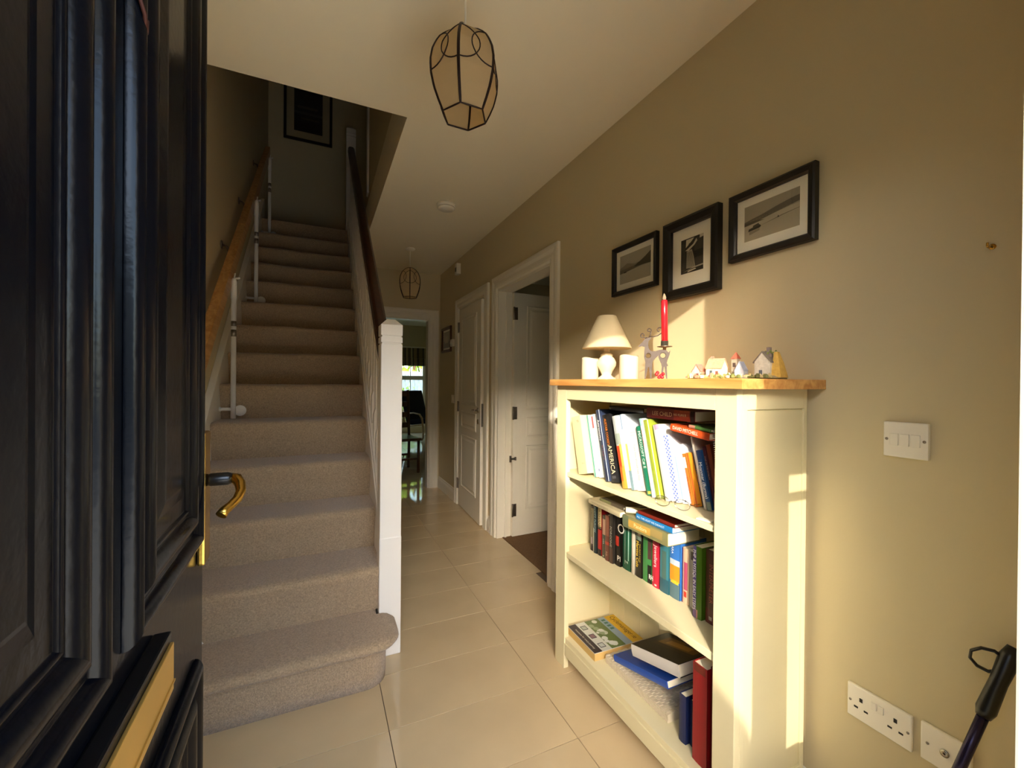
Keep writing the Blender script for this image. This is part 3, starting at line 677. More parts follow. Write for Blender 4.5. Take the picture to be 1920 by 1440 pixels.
book(1.075, 1.30, .7545, .012, .150, .12, '#5b5040', 'dull brown booklet lying on the cream paperback', lie=True, group=G2, spine=[(.5, 1, 0, 1, '#7a7a50')])
book(1.048, 1.045, .7085, .044, .225, .15, '#8d8a5c', 'thick olive and gold paperback lying on the novels', lie=True, group=G2, spine=[(.35, .85, .2, .8, '#c9a24c'), (.1, .35, .3, .9, '#a8935a'), (.86, 1, 0, 1, '#6a7458')], titles=[('Pandora', .020, .72, .5, '#e3d6a4', .09)])
book(1.058, 1.036, .7533, .020, .172, .14, '#2488cf', 'sky blue paperback with white print lying on the thick olive one', lie=True, group=G2, titles=[('ALL THE LIGHT WE CANNOT', .010, .96, .5, '#e6f2fb', .15)])
book(1.060, 1.028, .7738, .012, .172, .14, '#8a2a1e', 'brick red booklet topmost on the middle shelf pile', lie=True, group=G2)
rp = tag(empty('rolled_paper', (1.075, 1.225, .7655)), 'white rolled paper lying beside the sky blue paperback', 'paper')
MB().tube([(0, .022, 0), (.0, .0, 0), (0, .03, .0)][:2] and [(-.01, .05, 0), (.05, .0, 0)], .0115, 14).build('roll', M['white'], rp)

# ---- bottom shelf
Z3 = SH[2]+.0004
mg = tag(empty('magazine', (1.008, 1.385, Z3), (0, 0, R(-1))), 'thick yellow and green brochure lying at the left of the bottom shelf', 'magazine', G3)
MB().box(0, .245, 0, .205, 0, .030).build('pages', mat('yellowed_pages', '#c9a765', .8, var=.15, vscale=6, stretch=(1, 1, 300)), mg)
m = MB().box(-.001, .246, -.001, .206, .0302, .032, '#e4e6dc')
def rc(x0, x1, y0, y1, c, z=.0323): m.poly([(x0, y0, z), (x1, y0, z), (x1, y1, z), (x0, y1, z)], c)
rc(.19, .246, 0, .205, '#e6b92c'); rc(.155, .19, 0, .205, '#9fb4c8'); rc(.085, .155, 0, .205, '#6a7f4a'); rc(0, .038, 0, .205, '#3a2f36')
for i, (a, b) in enumerate(((.02, .05), (.085, .115), (.15, .18))):
    rc(.045, .072, a, b, '#3b3440', .0325); rc(.048, .069, a+.004, b-.004, ('#cfd6cf', '#8d6a72', '#b8c0b4')[i], .0327)
for i in range(14):
    a = random.random()*.19; x = .09+random.random()*.06; r_ = .006+random.random()*.012
    m.poly([(x+r_*math.cos(t*PI/4), a+.008+r_*math.sin(t*PI/4), .0325+i*.00002) for t in range(8)], random.choice(['#e9ece4', '#d6dccf', '#9fb08a']))
for i in range(4): rc(.163, .182, .11+i*.022, .123+i*.022, '#3f7a6a', .0326)
m.build('cover', M['print_'], mg, recalc=False)
text('Cyclemanager.ie', .034, Matrix(((0, 1, 0, .222), (-1, 0, 0, .195), (0, 0, 1, .0328), (0, 0, 0, 1))), 'title', mg, '#2a2418', fit=.175)
text('insurance for every journey', .013, Matrix(((0, 1, 0, .018), (-1, 0, 0, .17), (0, 0, 1, .0328), (0, 0, 0, 1))), 'title', mg, '#e6dcd0', fit=.15)
# woven tray box
wk = tag(empty('woven_tray', (1.045, 1.030, Z3)), 'white woven grass tray lying under the blue folder', 'tray')
MB().box(.004, .205, .004, .335, 0, .026).build('core', M['wicker'], wk)
m = MB()
for i in range(42):
    y = .004+i*.0079
    for j in range(14):
        x = .003+j*.0145; dz = .0012 if (i+j) % 2 else -.0012
        m.box(x, x+.0145, y, y+.0066, .0262, .0292+dz)
    for k in range(3): m.box(-.0005+(.0012 if (i+k) % 2 else -.0002), .0038, y, y+.0066, .001+k*.009, .0092+k*.009)
wv = m.build('weave', M['wicker'], wk, recalc=False); wv['kind'] = 'stuff'
# blue folder and black picture book resting aslant on the tray
book(1.052, 1.040, .240, .024, .285, .20, '#2a5cc4', 'bright blue folder lying aslant on the woven tray', lie=True, tilt=15, group=G3, face_col='#234fae')
b = book(1.075, 1.012, .2880, .040, .235, .18, '#efece6', 'black picture book with a white spine lying on the blue folder', lie=True, tilt=15, group=G3, face_col='#17120e')
m = MB()
def pq(x0, x1, z0, z1, c, q): m.poly([(x0, -.0404-q*.0001, z0), (x1, -.0404-q*.0001, z0), (x1, -.0404-q*.0001, z1), (x0, -.0404-q*.0001, z1)], c)
pq(.07, .178, .01, .2, '#3a2712', 1); pq(.09, .15, .02, .19, '#8a6424', 2); pq(.1, .13, .05, .16, '#c79a48', 3); pq(.13, .17, .02, .1, '#2b160c', 4)
m.build('cover_picture', M['print_'], b, recalc=False)
book(1.033, .975, Z3, .026, .147, .11, '#1c2a5c', 'navy hardback standing beside the blue folder on the bottom shelf', group=G3)
book(1.048, .947, Z3, .021, .140, .11, '#172350', 'second shorter navy hardback on the bottom shelf', group=G3)
book(1.060, .925, Z3, .010, .130, .10, '#d8d2c6', 'thin off-white booklet between the navy and red volumes', group=G3)
book(1.018, .910, Z3, .050, .290, .20, '#a8121f', 'tall thick red binder standing on the bottom shelf', group=G3, spine=[(.92, 1, .1, .9, '#7a2a1c')])
book(1.030, .858, Z3, .034, .300, .20, '#6e1412', 'dark red volume at the right end of the bottom shelf', group=G3)

# ---- small things on the top shelf front edge
sg = tag(empty('spectacles', (1.004, .985, SH[0]+.0015), (0, 0, R(20))), 'wire spectacles lying on the top shelf in front of the books', 'spectacles')
def ringpts(cx, cy, cz, rx, rz_, n=18): return [(cx+rx*math.cos(2*PI*i/n), cy, cz+rz_*math.sin(2*PI*i/n)) for i in range(n)]
for s_ in (-1, 1):
    MB().tube([(s_*0+.0, .0, 0)]*0 + [(p[1]*0, p[0], p[2]) for p in ringpts(s_*.032, 0, .017, .024, .016)], .0011, 6, closed=True).build('rim', M['chrome'], sg)
    MB().poly([(0, p[0], p[2]) for p in ringpts(s_*.032, 0, .017, .0232, .0152)]).build('lens', M['glass'], sg, recalc=False)
    MB().tube([(0, s_*.056, .02), (.04, s_*.058, .016), (.085, s_*.055, .008), (.098, s_*.052, .002)], .0011, 6).build('temple', M['chrome'], sg)
MB().tube([(0, -.008, .02), (-.002, 0, .023), (0, .008, .02)], .0011, 6).build('bridge', M['chrome'], sg)
ps = tag(box(-.008, .008, -.022, .022, 0, .0035).build('paper_slip', M['white'], None, (1.005, .862, SH[0]+.0004), (0, 0, R(12))), 'small white folded slip near the right front of the top shelf', 'paper')

# ================================================================== ORNAMENTS ON THE BOOKCASE
TZ = 1.2622
lp = tag(empty('table_lamp', (1.13, 1.487, TZ)), 'small cream ceramic table lamp with a conical shade', 'lamp')
MB().lathe([(0, 0), (.040, 0), (.041, .006), (.030, .012), (.020, .02), (.026, .035), (.040, .060), (.041, .075), (.033, .092), (.024, .1), (.026, .104), (.026, .108), (.017, .114), (.014, .12), (0, .12)], seg=28).build('base', M['ceramic'], lp)
MB().lathe([(0, .12), (.0125, .12), (.0125, .152), (.0145, .153), (.0145, .158), (0, .158)], seg=16).build('bulb_holder', M['plastic'], lp)
MB().lathe([(.0128, .1582), (.0128, .166), (0, .166)], seg=14).lathe([(.012, .166), (.02, .19), (.018, .215), (0, .228)], seg=14).build('bulb', M['ceramic'], lp)
m = MB(); m.lathe([(.1035, .134), (.104, .137), (.0405, .272), (.038, .275), (.0365, .272), (.1015, .137)], seg=40)
sh_ = m.build('shade', M['shade'], lp)
MB().tube([(.0102*math.cos(a*PI/3)*0+.038*math.cos(a*PI/8), .038*math.sin(a*PI/8), .262) for a in range(16)], .0012, 5, closed=True).tube([(-.038, 0, .262), (.038, 0, .262)], .0012, 5).build('shade_carrier', M['whitemet'], sh_)
MB().tube([(.03, -.01, .004), (.045, -.04, .003), (.03, -.075, .003), (.06, -.09, .003)], .0022, 6).build('flex', M['plastic'], lp)
def pillar(x, y, h, label):
    c = tag(empty('pillar_candle', (x, y, TZ)), label, 'candle', 'ivory pillar candles on the bookcase'); r_ = .0365; rings = []
    for zf in (0, .02, .5, .93, 1.0):
        ring = []
        for i in range(28):
            a = 2*PI*i/28; top = h*(1 + .04*math.sin(2*a+1)) if zf == 1.0 else h*zf
            rr = r_*(.97 if zf in (0, 1.0) else 1); ring.append((rr*math.cos(a), rr*math.sin(a), top))
        rings.append(ring)
    for f_ in (.86, .78): rings.append([(r_*f_*math.cos(2*PI*i/28), r_*f_*math.sin(2*PI*i/28), h*(1+.02*math.sin(4*PI*i/28+1))-(.004 if f_ > .8 else .016)) for i in range(28)])
    MB().loft(rings, True, True, None, True).build('wax_body', M['wax'], c)
    MB().lathe([(0, h-.018), (.003, h-.016), (.0045, h-.008), (0, h+.004)], seg=10).build('wick_flame', M['ceramic'], c)
pillar(1.085, 1.545, .094, 'ivory pillar candle left of the lamp base')
pillar(1.115, 1.325, .094, 'ivory pillar candle between the lamp and the reindeer')

# ---- reindeer candle holder
RU = Vector((.73, -.683, 0)); RK = .000181
deer = tag(empty('reindeer_candle_holder', (1.12, 1.19, TZ)), 'pewter reindeer candle holder with curled antlers standing on the oak top', 'candle holder')
def dz(zx, zy, q=0):
    p = RU*((zx-500)*RK) + Vector((.683, .73, 0))*q; return (p.x, p.y, (1335-zy)*RK)
OUT = [(180, 655), (215, 620), (260, 575), (315, 500), (330, 478), (440, 490), (415, 520), (385, 545), (375, 600), (378, 660), (400, 725), (440, 762), (520, 762), (590, 738), (650, 732), (720, 742), (765, 790), (800, 748), (785, 840), (750, 940), (735, 1000), (758, 1058), (735, 1072), (748, 1333), (728, 1333), (690, 1078), (682, 1078), (645, 1333), (622, 1333), (640, 1080), (625, 1010), (600, 955), (578, 900), (570, 850), (520, 900), (470, 955), (462, 985), (445, 1333), (425, 1333), (395, 1090), (378, 1080), (328, 1333), (308, 1333), (322, 980), (298, 880), (302, 760), (310, 670), (250, 655), (200, 668)]
def flat_solid(outer, holes, q, name, m, parent):
    bm = bmesh.new(); edges = []
    for lp_ in [outer]+holes:
        vs = [bm.verts.new(dz(x, y, -q/2)) for x, y in lp_]
        for i in range(len(vs)): edges.append(bm.edges.new((vs[i], vs[(i+1) % len(vs)])))
    g = bmesh.ops.triangle_fill(bm, use_beauty=True, use_dissolve=False, edges=edges)
    fs = list(bm.faces)
    ex = bmesh.ops.extrude_face_region(bm, geom=fs)
    vv = [e for e in ex['geom'] if isinstance(e, bmesh.types.BMVert)]
    bmesh.ops.translate(bm, verts=vv, vec=Vector((.683, .73, 0))*q)
    bmesh.ops.recalc_face_normals(bm, faces=bm.faces)
    me = bpy.data.meshes.new(name); bm.to_mesh(me); bm.free(); me.materials.append(m)
    o = bpy.data.objects.new(name, me); COL.objects.link(o); o.parent = parent; return o
circ = lambda cx, cy, r_, n=18: [(cx+r_*math.cos(2*PI*i/n), cy+r_*math.sin(2*PI*i/n)) for i in range(n)]
flat_solid(OUT, [circ(378, 850, 55), circ(660, 850, 58)], .006, 'body', M['deer'], deer)
for cx, cy, r_ in ((378, 850, 62), (660, 850, 66)):
    MB().tube([dz(x, y) for x, y in circ(cx, cy, r_, 22)], .0032, 7, closed=True).build('ring', M['deer'], deer)
def spiral(cx, cy, r0, a0, turns, n=20, sgn=1): return [(cx+r0*(1-.55*i/n)*math.cos(a0+sgn*2*PI*turns*i/n), cy+r0*(1-.55*i/n)*math.sin(a0+sgn*2*PI*turns*i/n)) for i in range(n+1)]
for pts, q in (([(380, 480), (415, 430), (425, 370)] + spiral(390, 330, 45, .9, 1.0, sgn=-1), .006), ([(360, 482), (310, 488)] + spiral(268, 435, 52, .95, 1.0), -.006), ([(400, 465), (480, 462), (560, 440), (620, 400)] + spiral(590, 330, 66, .8, .9, sgn=-1), .01)):
    MB().tube([dz(x, y, q) for x, y in pts], .0019, 7).build('antler', M['deer'], deer)
cpos = Vector(dz(690, 0)); cx_, cy_ = cpos.x, cpos.y
MB().lathe([(0, .108), (.006, .108), (.006, .116), (.026, .119), (.0275, .121), (.013, .1205), (.0135, .140), (0, .140)], (cx_, cy_, 0), 24).build('drip_dish', M['steel'], deer)
for i, (x, y) in enumerate(((545, 1230), (590, 1290), (650, 1290), (665, 1225), (560, 1200), (625, 1260))):
    px_, py_, pz_ = dz(x, y, -.008)
    MB().lathe([(0, -.007), (.004, -.0055), (.0068, 0), (.004, .0055), (0, .007)], (px_, py_, max(pz_, .0075)), 10).build('berry', M['redwax'], deer)
cd = tag(empty('taper_candle', (1.12+cx_, 1.19+cy_, TZ+.1402), (0, R(-1.5), 0)), 'red electric taper candle with a pale flame tip in the reindeer holder', 'candle')
MB().lathe([(0, 0), (.0118, 0), (.0113, .146), (.009, .149), (0, .149)], seg=20).build('stem', M['redwax'], cd)
MB().lathe([(.0, .149), (.006, .150), (.0072, .158), (.004, .168), (0, .175)], seg=14).build('flame_tip', M['ceramic'], cd)

# ---- miniature houses
def house(mb, x0, x1, y0, y1, z0, zw_, zr_, wall, roof, along='y', ov=.002):
    mb.box(x0, x1, y0, y1, z0, zw_, wall)
    if along == 'y':
        xm = (x0+x1)/2; mb.poly([(x0, y0, zw_), (x1, y0, zw_), (xm, y0, zr_)], wall); mb.poly([(x0, y1, zw_), (x1, y1, zw_), (xm, y1, zr_)], wall)
        for xa, xb in ((x0-ov, xm), (x1+ov, xm)): mb.prism([(xa, y0-ov, zw_-ov), (xb, y0-ov, zr_), (xb, y0-ov, zr_+.0025), (xa, y0-ov, zw_)], (0, y1-y0+2*ov, 0), roof)
    else:
        ym = (y0+y1)/2; mb.poly([(x0, y0, zw_), (x0, y1, zw_), (x0, ym, zr_)], wall); mb.poly([(x1, y0, zw_), (x1, y1, zw_), (x1, ym, zr_)], wall)
        for ya, yb in ((y0-ov, ym), (y1+ov, ym)): mb.prism([(x0-ov, ya, zw_-ov), (x0-ov, yb, zr_), (x0-ov, yb, zr_+.0025), (x0-ov, ya, zw_)], (x1-x0+2*ov, 0, 0), roof)
def mound(mb, x0, x1, y0, y1, h, cols, seed=1, n=10):
    rng = random.Random(seed); g = {}
    for i in range(n+1):
        for j in range(n+1):
            u, v = i/n*2-1, j/n*2-1; k = max(0, 1-(abs(u)**3.5+abs(v)**3.5)); z = h*k*(.5+.7*rng.random()) + .002
            s_ = 1-.1*abs(u*v); g[i, j] = ((x0+x1)/2+(x1-x0)/2*u*s_, (y0+y1)/2+(y1-y0)/2*v*s_, z)
    for i in range(n):
        for j in range(n): mb.poly([g[i, j], g[i+1, j], g[i+1, j+1], g[i, j+1]], rng.choice(cols))
    mb.box(x0+.008, x1-.008, y0+.008, y1-.008, 0, .003, cols[0])
v1 = tag(empty('cottage_ornament', (1.115, .915, TZ), (0, 0, R(12))), 'painted resin village of small cottages with pink roofs on the oak top', 'ornament')
v1.scale = (1.1, 1.0, 1.22); m = MB(); mound(m, -.032, .032, -.085, .092, .010, ['#b9a55a', '#a8935a', '#c9b878', '#8f8a4c', '#b08a58'], 3, 14); m.build('ground', M['matte'], v1, recalc=False)
m = MB(); house(m, -.020, .014, -.022, .026, .004, .028, .050, '#efe3cc', '#d8a888'); m.box(-.0208, -.020, -.012, -.004, .008, .02, '#8f5a48').box(-.0208, -.020, .006, .014, .012, .022, '#5a6a70').box(-.004, .004, .014, .022, .04, .058, '#c98f78')
m.build('cottage', M['matte'], v1)
m = MB(); house(m, -.016, .012, .046, .074, .003, .020, .037, '#e3cdb4', '#c98878', 'x'); m.box(-.0168, -.016, .052, .060, .006, .015, '#7d4a44'); house(m, -.010, .014, .028, .048, .003, .016, .028, '#d8b8a0', '#c08a70'); m.build('cottage', M['matte'], v1)
m = MB().box(-.002, .016, -.058, -.042, .003, .050, '#b0a08c'); m.loft([[(-.004, -.060, .050), (.018, -.060, .050), (.018, -.040, .050), (-.004, -.040, .050)], [(.006, -.052, .066), (.008, -.052, .066), (.008, -.05, .066), (.006, -.05, .066)]], True, True, '#b8604a'); m.box(-.0028, -.002, -.054, -.046, .03, .04, '#4a3a34')
m.build('tower', M['matte'], v1)
m = MB(); house(m, -.018, .006, -.086, -.060, .002, .020, .040, '#c3c7d6', '#9fa6bc', 'x', .001); m.build('blue_house', M['matte'], v1)
def clumps(mb, x0, x1, y0, y1, n, cols, seed):
    rng = random.Random(seed)
    for i in range(n):
        x, y, r_, h_ = x0+(x1-x0)*rng.random(), y0+(y1-y0)*rng.random(), .0025+.004*rng.random(), .004+.009*rng.random(); c_ = rng.choice(cols)
        mb.loft([[(x+r_*math.cos(t*PI/3+i), y+r_*math.sin(t*PI/3+i), .003) for t in range(6)], [(x+1.15*r_*math.cos(t*PI/3+i), y+1.15*r_*math.sin(t*PI/3+i), .003+h_*.6) for t in range(6)], [(x+.4*r_*math.cos(t*PI/3), y+.4*r_*math.sin(t*PI/3), .003+h_) for t in range(6)]], True, True, c_)
m = MB(); clumps(m, -.030, -.019, -.08, .086, 40, ['#9aa05a', '#c3b070', '#d8c8a0', '#b98a70', '#7d8448', '#e3d6b8'], 2); g_ = m.build('shrubbery', M['matte'], v1); g_['kind'] = 'stuff'
v2 = tag(empty('mill_house_ornament', (1.13, .765, TZ), (0, 0, R(8))), 'painted resin mill house with grey roof and golden haystack side', 'ornament')
v2.scale = (1.1, 1.05, 1.12); m = MB(); mound(m, -.034, .034, -.042, .046, .010, ['#8f845a', '#a8995c', '#7d7650', '#9a8a68'], 5, 10); m.build('ground', M['matte'], v2, recalc=False)
m = MB(); house(m, -.022, .020, -.016, .024, .004, .042, .066, '#cfcabe', '#7d746a', 'x', .003); m.box(-.0228, -.022, .004, .012, .006, .022, '#5c6068').box(-.010, .0, -.008, 0, .055, .078, '#8a7a78').box(-.002, .004, .024, .034, .004, .03, '#7a6450')
m.build('mill', M['matte'], v2)
m = MB(); clumps(m, -.032, -.023, -.036, .042, 22, ['#8a8a4c', '#b0a068', '#6d7040', '#c9b98c'], 6); g_ = m.build('shrubbery', M['matte'], v2); g_['kind'] = 'stuff'
m = MB().loft([[(-.018+.036*(i in (1, 2)), -.040+.026*(i in (2, 3)), .004) for i in range(4)], [(-.012+.024*(i in (1, 2)), -.032+.016*(i in (2, 3)), .04) for i in range(4)], [(-.004+.01*(i in (1, 2)), -.024+.008*(i in (2, 3)), .066) for i in range(4)]], True, True, '#c9a24c'); m.build('haystack', M['matte'], v2)
m = MB()
for i in range(16):
    a = random.random()*6.28; x, y, z = -.012+random.random()*.02, -.004+.012*math.cos(a), .058+random.random()*.012; r_ = .004
    m.loft([[(x+r_*math.cos(t*PI/2), y+r_*math.sin(t*PI/2), z) for t in range(4)], [(x, y, z+.004)]*4], True, True, random.choice(['#7d8a3c', '#96a04a', '#5f7034']))
m.build('ivy', M['matte'], v2)

# ================================================================== WALL THINGS
def frame(y0, y1, z0, z1, bw, matw, label, fmat, pr, depth=.02):
    f = tag(empty('picture_frame', (WX, (y0+y1)/2, z0)), label, 'picture', 'black framed photographs on the hall wall')
    hw, hh = (y1-y0)/2, z1-z0
    F = lambda u, v, h: (-h, -u, v)          # u to the right as seen from the hall
    MB().mould(F, -hw, hw, 0, hh, [(0, .001), (0, depth), (bw*.25, depth+.003), (bw*.8, depth-.002), (bw, depth-.007), (bw, .002)], cap=False).build('frame', fmat, f)
    MB().box(-.005, -.001, -hw+bw*.7, hw-bw*.7, bw*.7, hh-bw*.7).build('backing', M['blackframe'], f)
    m = MB(); q = -.0056
    def rect(a, b, c, d, col, k=0): m.poly([(q-.00012*k, -a, c), (q-.00012*k, -b, c), (q-.00012*k, -b, d), (q-.00012*k, -a, d)], col)
    rect(-hw+bw*.8, hw-bw*.8, bw*.8, hh-bw*.8, '#f4eddb')
    a, b, c, d = -hw+bw+matw[0], hw-bw-matw[0], bw+matw[1], hh-bw-matw[2]
    P = lambda u, v: (a+(b-a)*u, c+(d-c)*v)
    def pg(pts, col, k):
        m.poly([(q-.00012*(k+1), -P(u, v)[0], P(u, v)[1]) for u, v in pts], col)
    pr(pg); m.build('print', M['photo'], f, recalc=False)
    MB().poly([(-.0075, -hw+bw*.9, bw*.9), (-.0075, hw-bw*.9, bw*.9), (-.0075, hw-bw*.9, hh-bw*.9), (-.0075, -hw+bw*.9, hh-bw*.9)]).build('glass_pane', M['glass'], f, recalc=False)
FULL = [(0, 0), (1, 0), (1, 1), (0, 1)]
def pr1(pg):
    pg(FULL, '#a8a08c', 0); pg([(0, 0), (1, 0), (1, .42), (0, .42)], '#b3ab96', 1); pg([(0, .40), (.45, .44), (1, .46), (1, .62), (.7, .6), (.5, .58), (.25, .68), (.1, .6), (0, .56)], '#8d8672', 2)
    pg([(0, .36), (.5, .42), (1, .5), (1, .52), (.6, .54), (.2, .5), (0, .5)], '#77705e', 3)
    pg([(.48, .48), (.65, .46), (1, .44), (1, .84), (.85, .72), (.7, .62), (.58, .56)], '#4a4438', 4); pg([(.14, .36), (.24, .37), (.22, .40), (.15, .40)], '#3a352c', 5)
def pr2(pg):
    pg(FULL, '#2a2620', 0)
    for i in range(5): pg([(.02+i*.035, .1), (.035+i*.035, .1), (.035+i*.035, .88), (.02+i*.035, .88)], '#5a5448' if i % 2 else '#3a352d', 1)
    pg([(.58, .12), (1, .14), (1, .95), (.62, .93)], '#3f3a31', 1); pg([(.58, .38), (1, .4), (1, .6), (.6, .58)], '#24211b', 2)
    pg([(.25, .14), (.66, .12), (.58, .45), (.5, .66), (.26, .62)], '#aaa08a', 3)
    for i in range(9): pg([(.27+i*.041, .15), (.285+i*.041, .15), (.275+i*.028, .6), (.262+i*.028, .6)], '#4a4438', 4)
    pg([(.2, .66), (.34, .63), (.62, .76), (.74, .86), (.7, .93), (.56, .80), (.36, .72)], '#cfc6ae', 5); pg([(.22, .74), (.5, .9), (.6, .97), (.24, .97)], '#d6cdb6', 4); pg([(.36, .78), (.6, .84), (.58, .88), (.36, .84)], '#3a342b', 6); pg([(.84, .9), (1, .92), (1, 1), (.84, 1)], '#d6cdb6', 5)
    pg([(.1, .04), (.5, .1), (1, .12), (1, .16), (.6, .14)], '#b8ae98', 5); pg([(.3, .02), (.7, .06), (.66, .09), (.34, .06)], '#d6cdb6', 6)
def pr3(pg):
    pg(FULL, '#ada48d', 0); pg([(0, .42), (1, .5), (1, 1), (0, 1)], '#a39a84', 1); pg([(0, .36), (1, .44), (1, .60), (0, .50)], '#b5ac95', 2)
    pg([(0, .46), (.3, .5), (.6, .56), (1, .64), (1, .80), (.85, .78), (.6, .72), (.35, .64), (.15, .6), (0, .56)], '#6a6252', 3); pg([(0, .44), (.4, .48), (.2, .53), (0, .52)], '#57503f', 4)
    for i in range(14): u = .1+i*.06; pg([(u, .52+u*.1), (u+.035, .53+u*.1), (u+.03, .545+u*.1)], '#8a826c', 5)
    pg([(.08, .26), (.3, .29), (.33, .33), (.30, .38), (.2, .36), (.09, .33)], '#2c2821', 6); pg([(.16, .33), (.3, .36), (.28, .43), (.18, .40)], '#4a4438', 7); pg([(.1, .16), (.3, .22), (.3, .28), (.1, .25)], '#8a826e', 4); pg([(.62, .40), (.66, .40), (.64, .46)], '#3a342b', 5)
    pg([(.3, .33), (.75, .42), (1, .46), (1, .475), (.7, .44)], '#7d7562', 4)
frame(1.358, 1.652, 1.662, 1.890, .021, (.024, .030, .024), 'small black framed lake photograph, leftmost of the three on the hall wall', M['blackframe'], pr1)
frame(1.052, 1.314, 1.585, 1.890, .036, (.042, .055, .045), 'upright black framed photograph in the middle with a wide moulding', M['blackframe'], pr2, .026)
frame(.735, 1.014, 1.664, 1.888, .024, (.026, .034, .026), 'black framed boat photograph, rightmost of the three on the hall wall', M['blackframe'], pr3)
# small dim picture near the end of the hall
def frame4(pg):
    pg(FULL, '#8a8068', 0); pg([(0, 0), (1, 0), (1, .35), (0, .45)], '#5c5440', 1); pg([(.2, .3), (.7, .3), (.6, .75), (.3, .7)], '#a89a7c', 2)
frame(4.40, 4.76, 1.575, 1.855, .03, (.02, .02, .02), 'small dark framed picture at the far end of the hall wall', M['brown'], frame4)
# thermostat and switch near the end
def wallbox(name, y, z, w, h, d, label, cat, m=None):
    t = tag(empty(name, (WX, y, z)), label, cat); box(-d, -.0005, -w/2, w/2, -h/2, h/2).build('plate', m or M['plastic'], t, bevel=.003); return t
t = wallbox('thermostat', 4.335, 1.66, .075, .075, .028, 'small white thermostat between dim picture and cupboard door', 'thermostat'); MB().lathe([(0, -.0285), (.02, -.0285), (.018, -.036), (0, -.036)], seg=16, axis='X').build('dial', M['plastic'], t)
t = wallbox('light_switch', 4.335, 1.065, .086, .086, .010, 'white light switch low beside the cupboard door', 'switch'); box(-.0135, -.0102, -.011, .011, -.018, .018).build('rocker', M['plastic'], t)
# triple switch near the front door
t = wallbox('light_switch', .529, 1.1155, .086, .086, .013, 'white three-gang light switch on the wall right of the bookcase', 'switch')
for i in (-1, 0, 1): box(-.0165, -.0132, i*.0205-.0085, i*.0205+.0085, -.0145, .0145).build('rocker', M['plastic'], t, bevel=.0012)
for s_ in (-1, 1): MB().lathe([(0, -.0132), (.0035, -.0132), (.003, -.0142), (0, -.0142)], (0, s_*.036, 0), 10, axis='X').build('screw', M['steel'], t)
# double socket
t = wallbox('double_socket', .578, .414, .135, .086, .010, 'white double power socket low on the wall beside the bookcase', 'socket')
for s_ in (-1, 1):
    m = MB().box(-.0108, -.0102, s_*.036-.0035, s_*.036+.0035, .006, .016)
    for k in (-1, 1): m.box(-.0108, -.0102, s_*.036+k*.011-.0045, s_*.036+k*.011+.0045, -.014, -.0095)
    m.build('pin_holes', M['black'], t)
    box(-.0145, -.0102, s_*.0075-.0055, s_*.0075+.0055, .008, .026).build('rocker', M['plastic'], t, bevel=.0012)
    MB().lathe([(0, -.0102), (.0032, -.0102), (.003, -.0112), (0, -.0112)], (0, s_*.0602, 0), 10, axis='X').build('screw', M['steel'], t)
t = wallbox('aerial_socket', .452, .418, .086, .086, .010, 'white single aerial outlet beside the double socket', 'socket')
MB().lathe([(0, -.0102), (.008, -.0102), (.008, -.0135), (.004, -.014), (0, -.014)], seg=16, axis='X').build('connector', M['chrome'], t)
for s_ in (-1, 1): MB().lathe([(0, -.0102), (.0032, -.0102), (.003, -.0112), (0, -.0112)], (0, s_*.030, 0), 10, axis='X').build('screw', M['steel'], t)
# brass screw hook
t = tag(empty('screw_hook', (WX, .391, 1.544)), 'small brass screw hook in the bare wall at upper right', 'hook')
MB().lathe([(0, -.0), (.006, -.0), (.006, -.003), (0, -.003)], seg=12, axis='X').build('collar', M['brass'], t)
MB().tube([(-.002, 0, 0), (-.014, 0, 0), (-.022, 0, -.004), (-.026, 0, -.002), (-.025, 0, .005)], .0022, 8).build('hook', M['brass'], t)
# motion sensor
t = tag(empty('motion_sensor', (WX, 4.14, 2.395)), 'white motion sensor high on the wall above the cupboard door', 'sensor')
box(-.045, -.0005, -.035, .035, -.055, .055).build('housing', M['plastic'], t, bevel=.006)
MB().poly([(-.0455, -.022, -.03), (-.0455, .022, -.03), (-.0455, .022, .01), (-.0455, -.022, .01)]).box(-.0462, -.045, -.004, .004, .0, .018).build('lens', M['black'], t)
# smoke alarm
t = tag(empty('smoke_alarm', (.815, 2.93, CZ)), 'round white smoke alarm on the hall ceiling', 'smoke alarm')
MB().lathe([(0, -.0005), (.067, -.0005), (.067, -.016), (.062, -.020), (0, -.020)], seg=32).build('base', M['plastic'], t)
MB().lathe([(0, -.0202), (.052, -.0202), (.052, -.024), (0, -.024)], seg=32).build('vent_gap', M['black'], t)
MB().lathe([(0, -.0242), (.060, -.0242), (.061, -.032), (.050, -.040), (0, -.042)], seg=32).build('cover', M['plastic'], t)

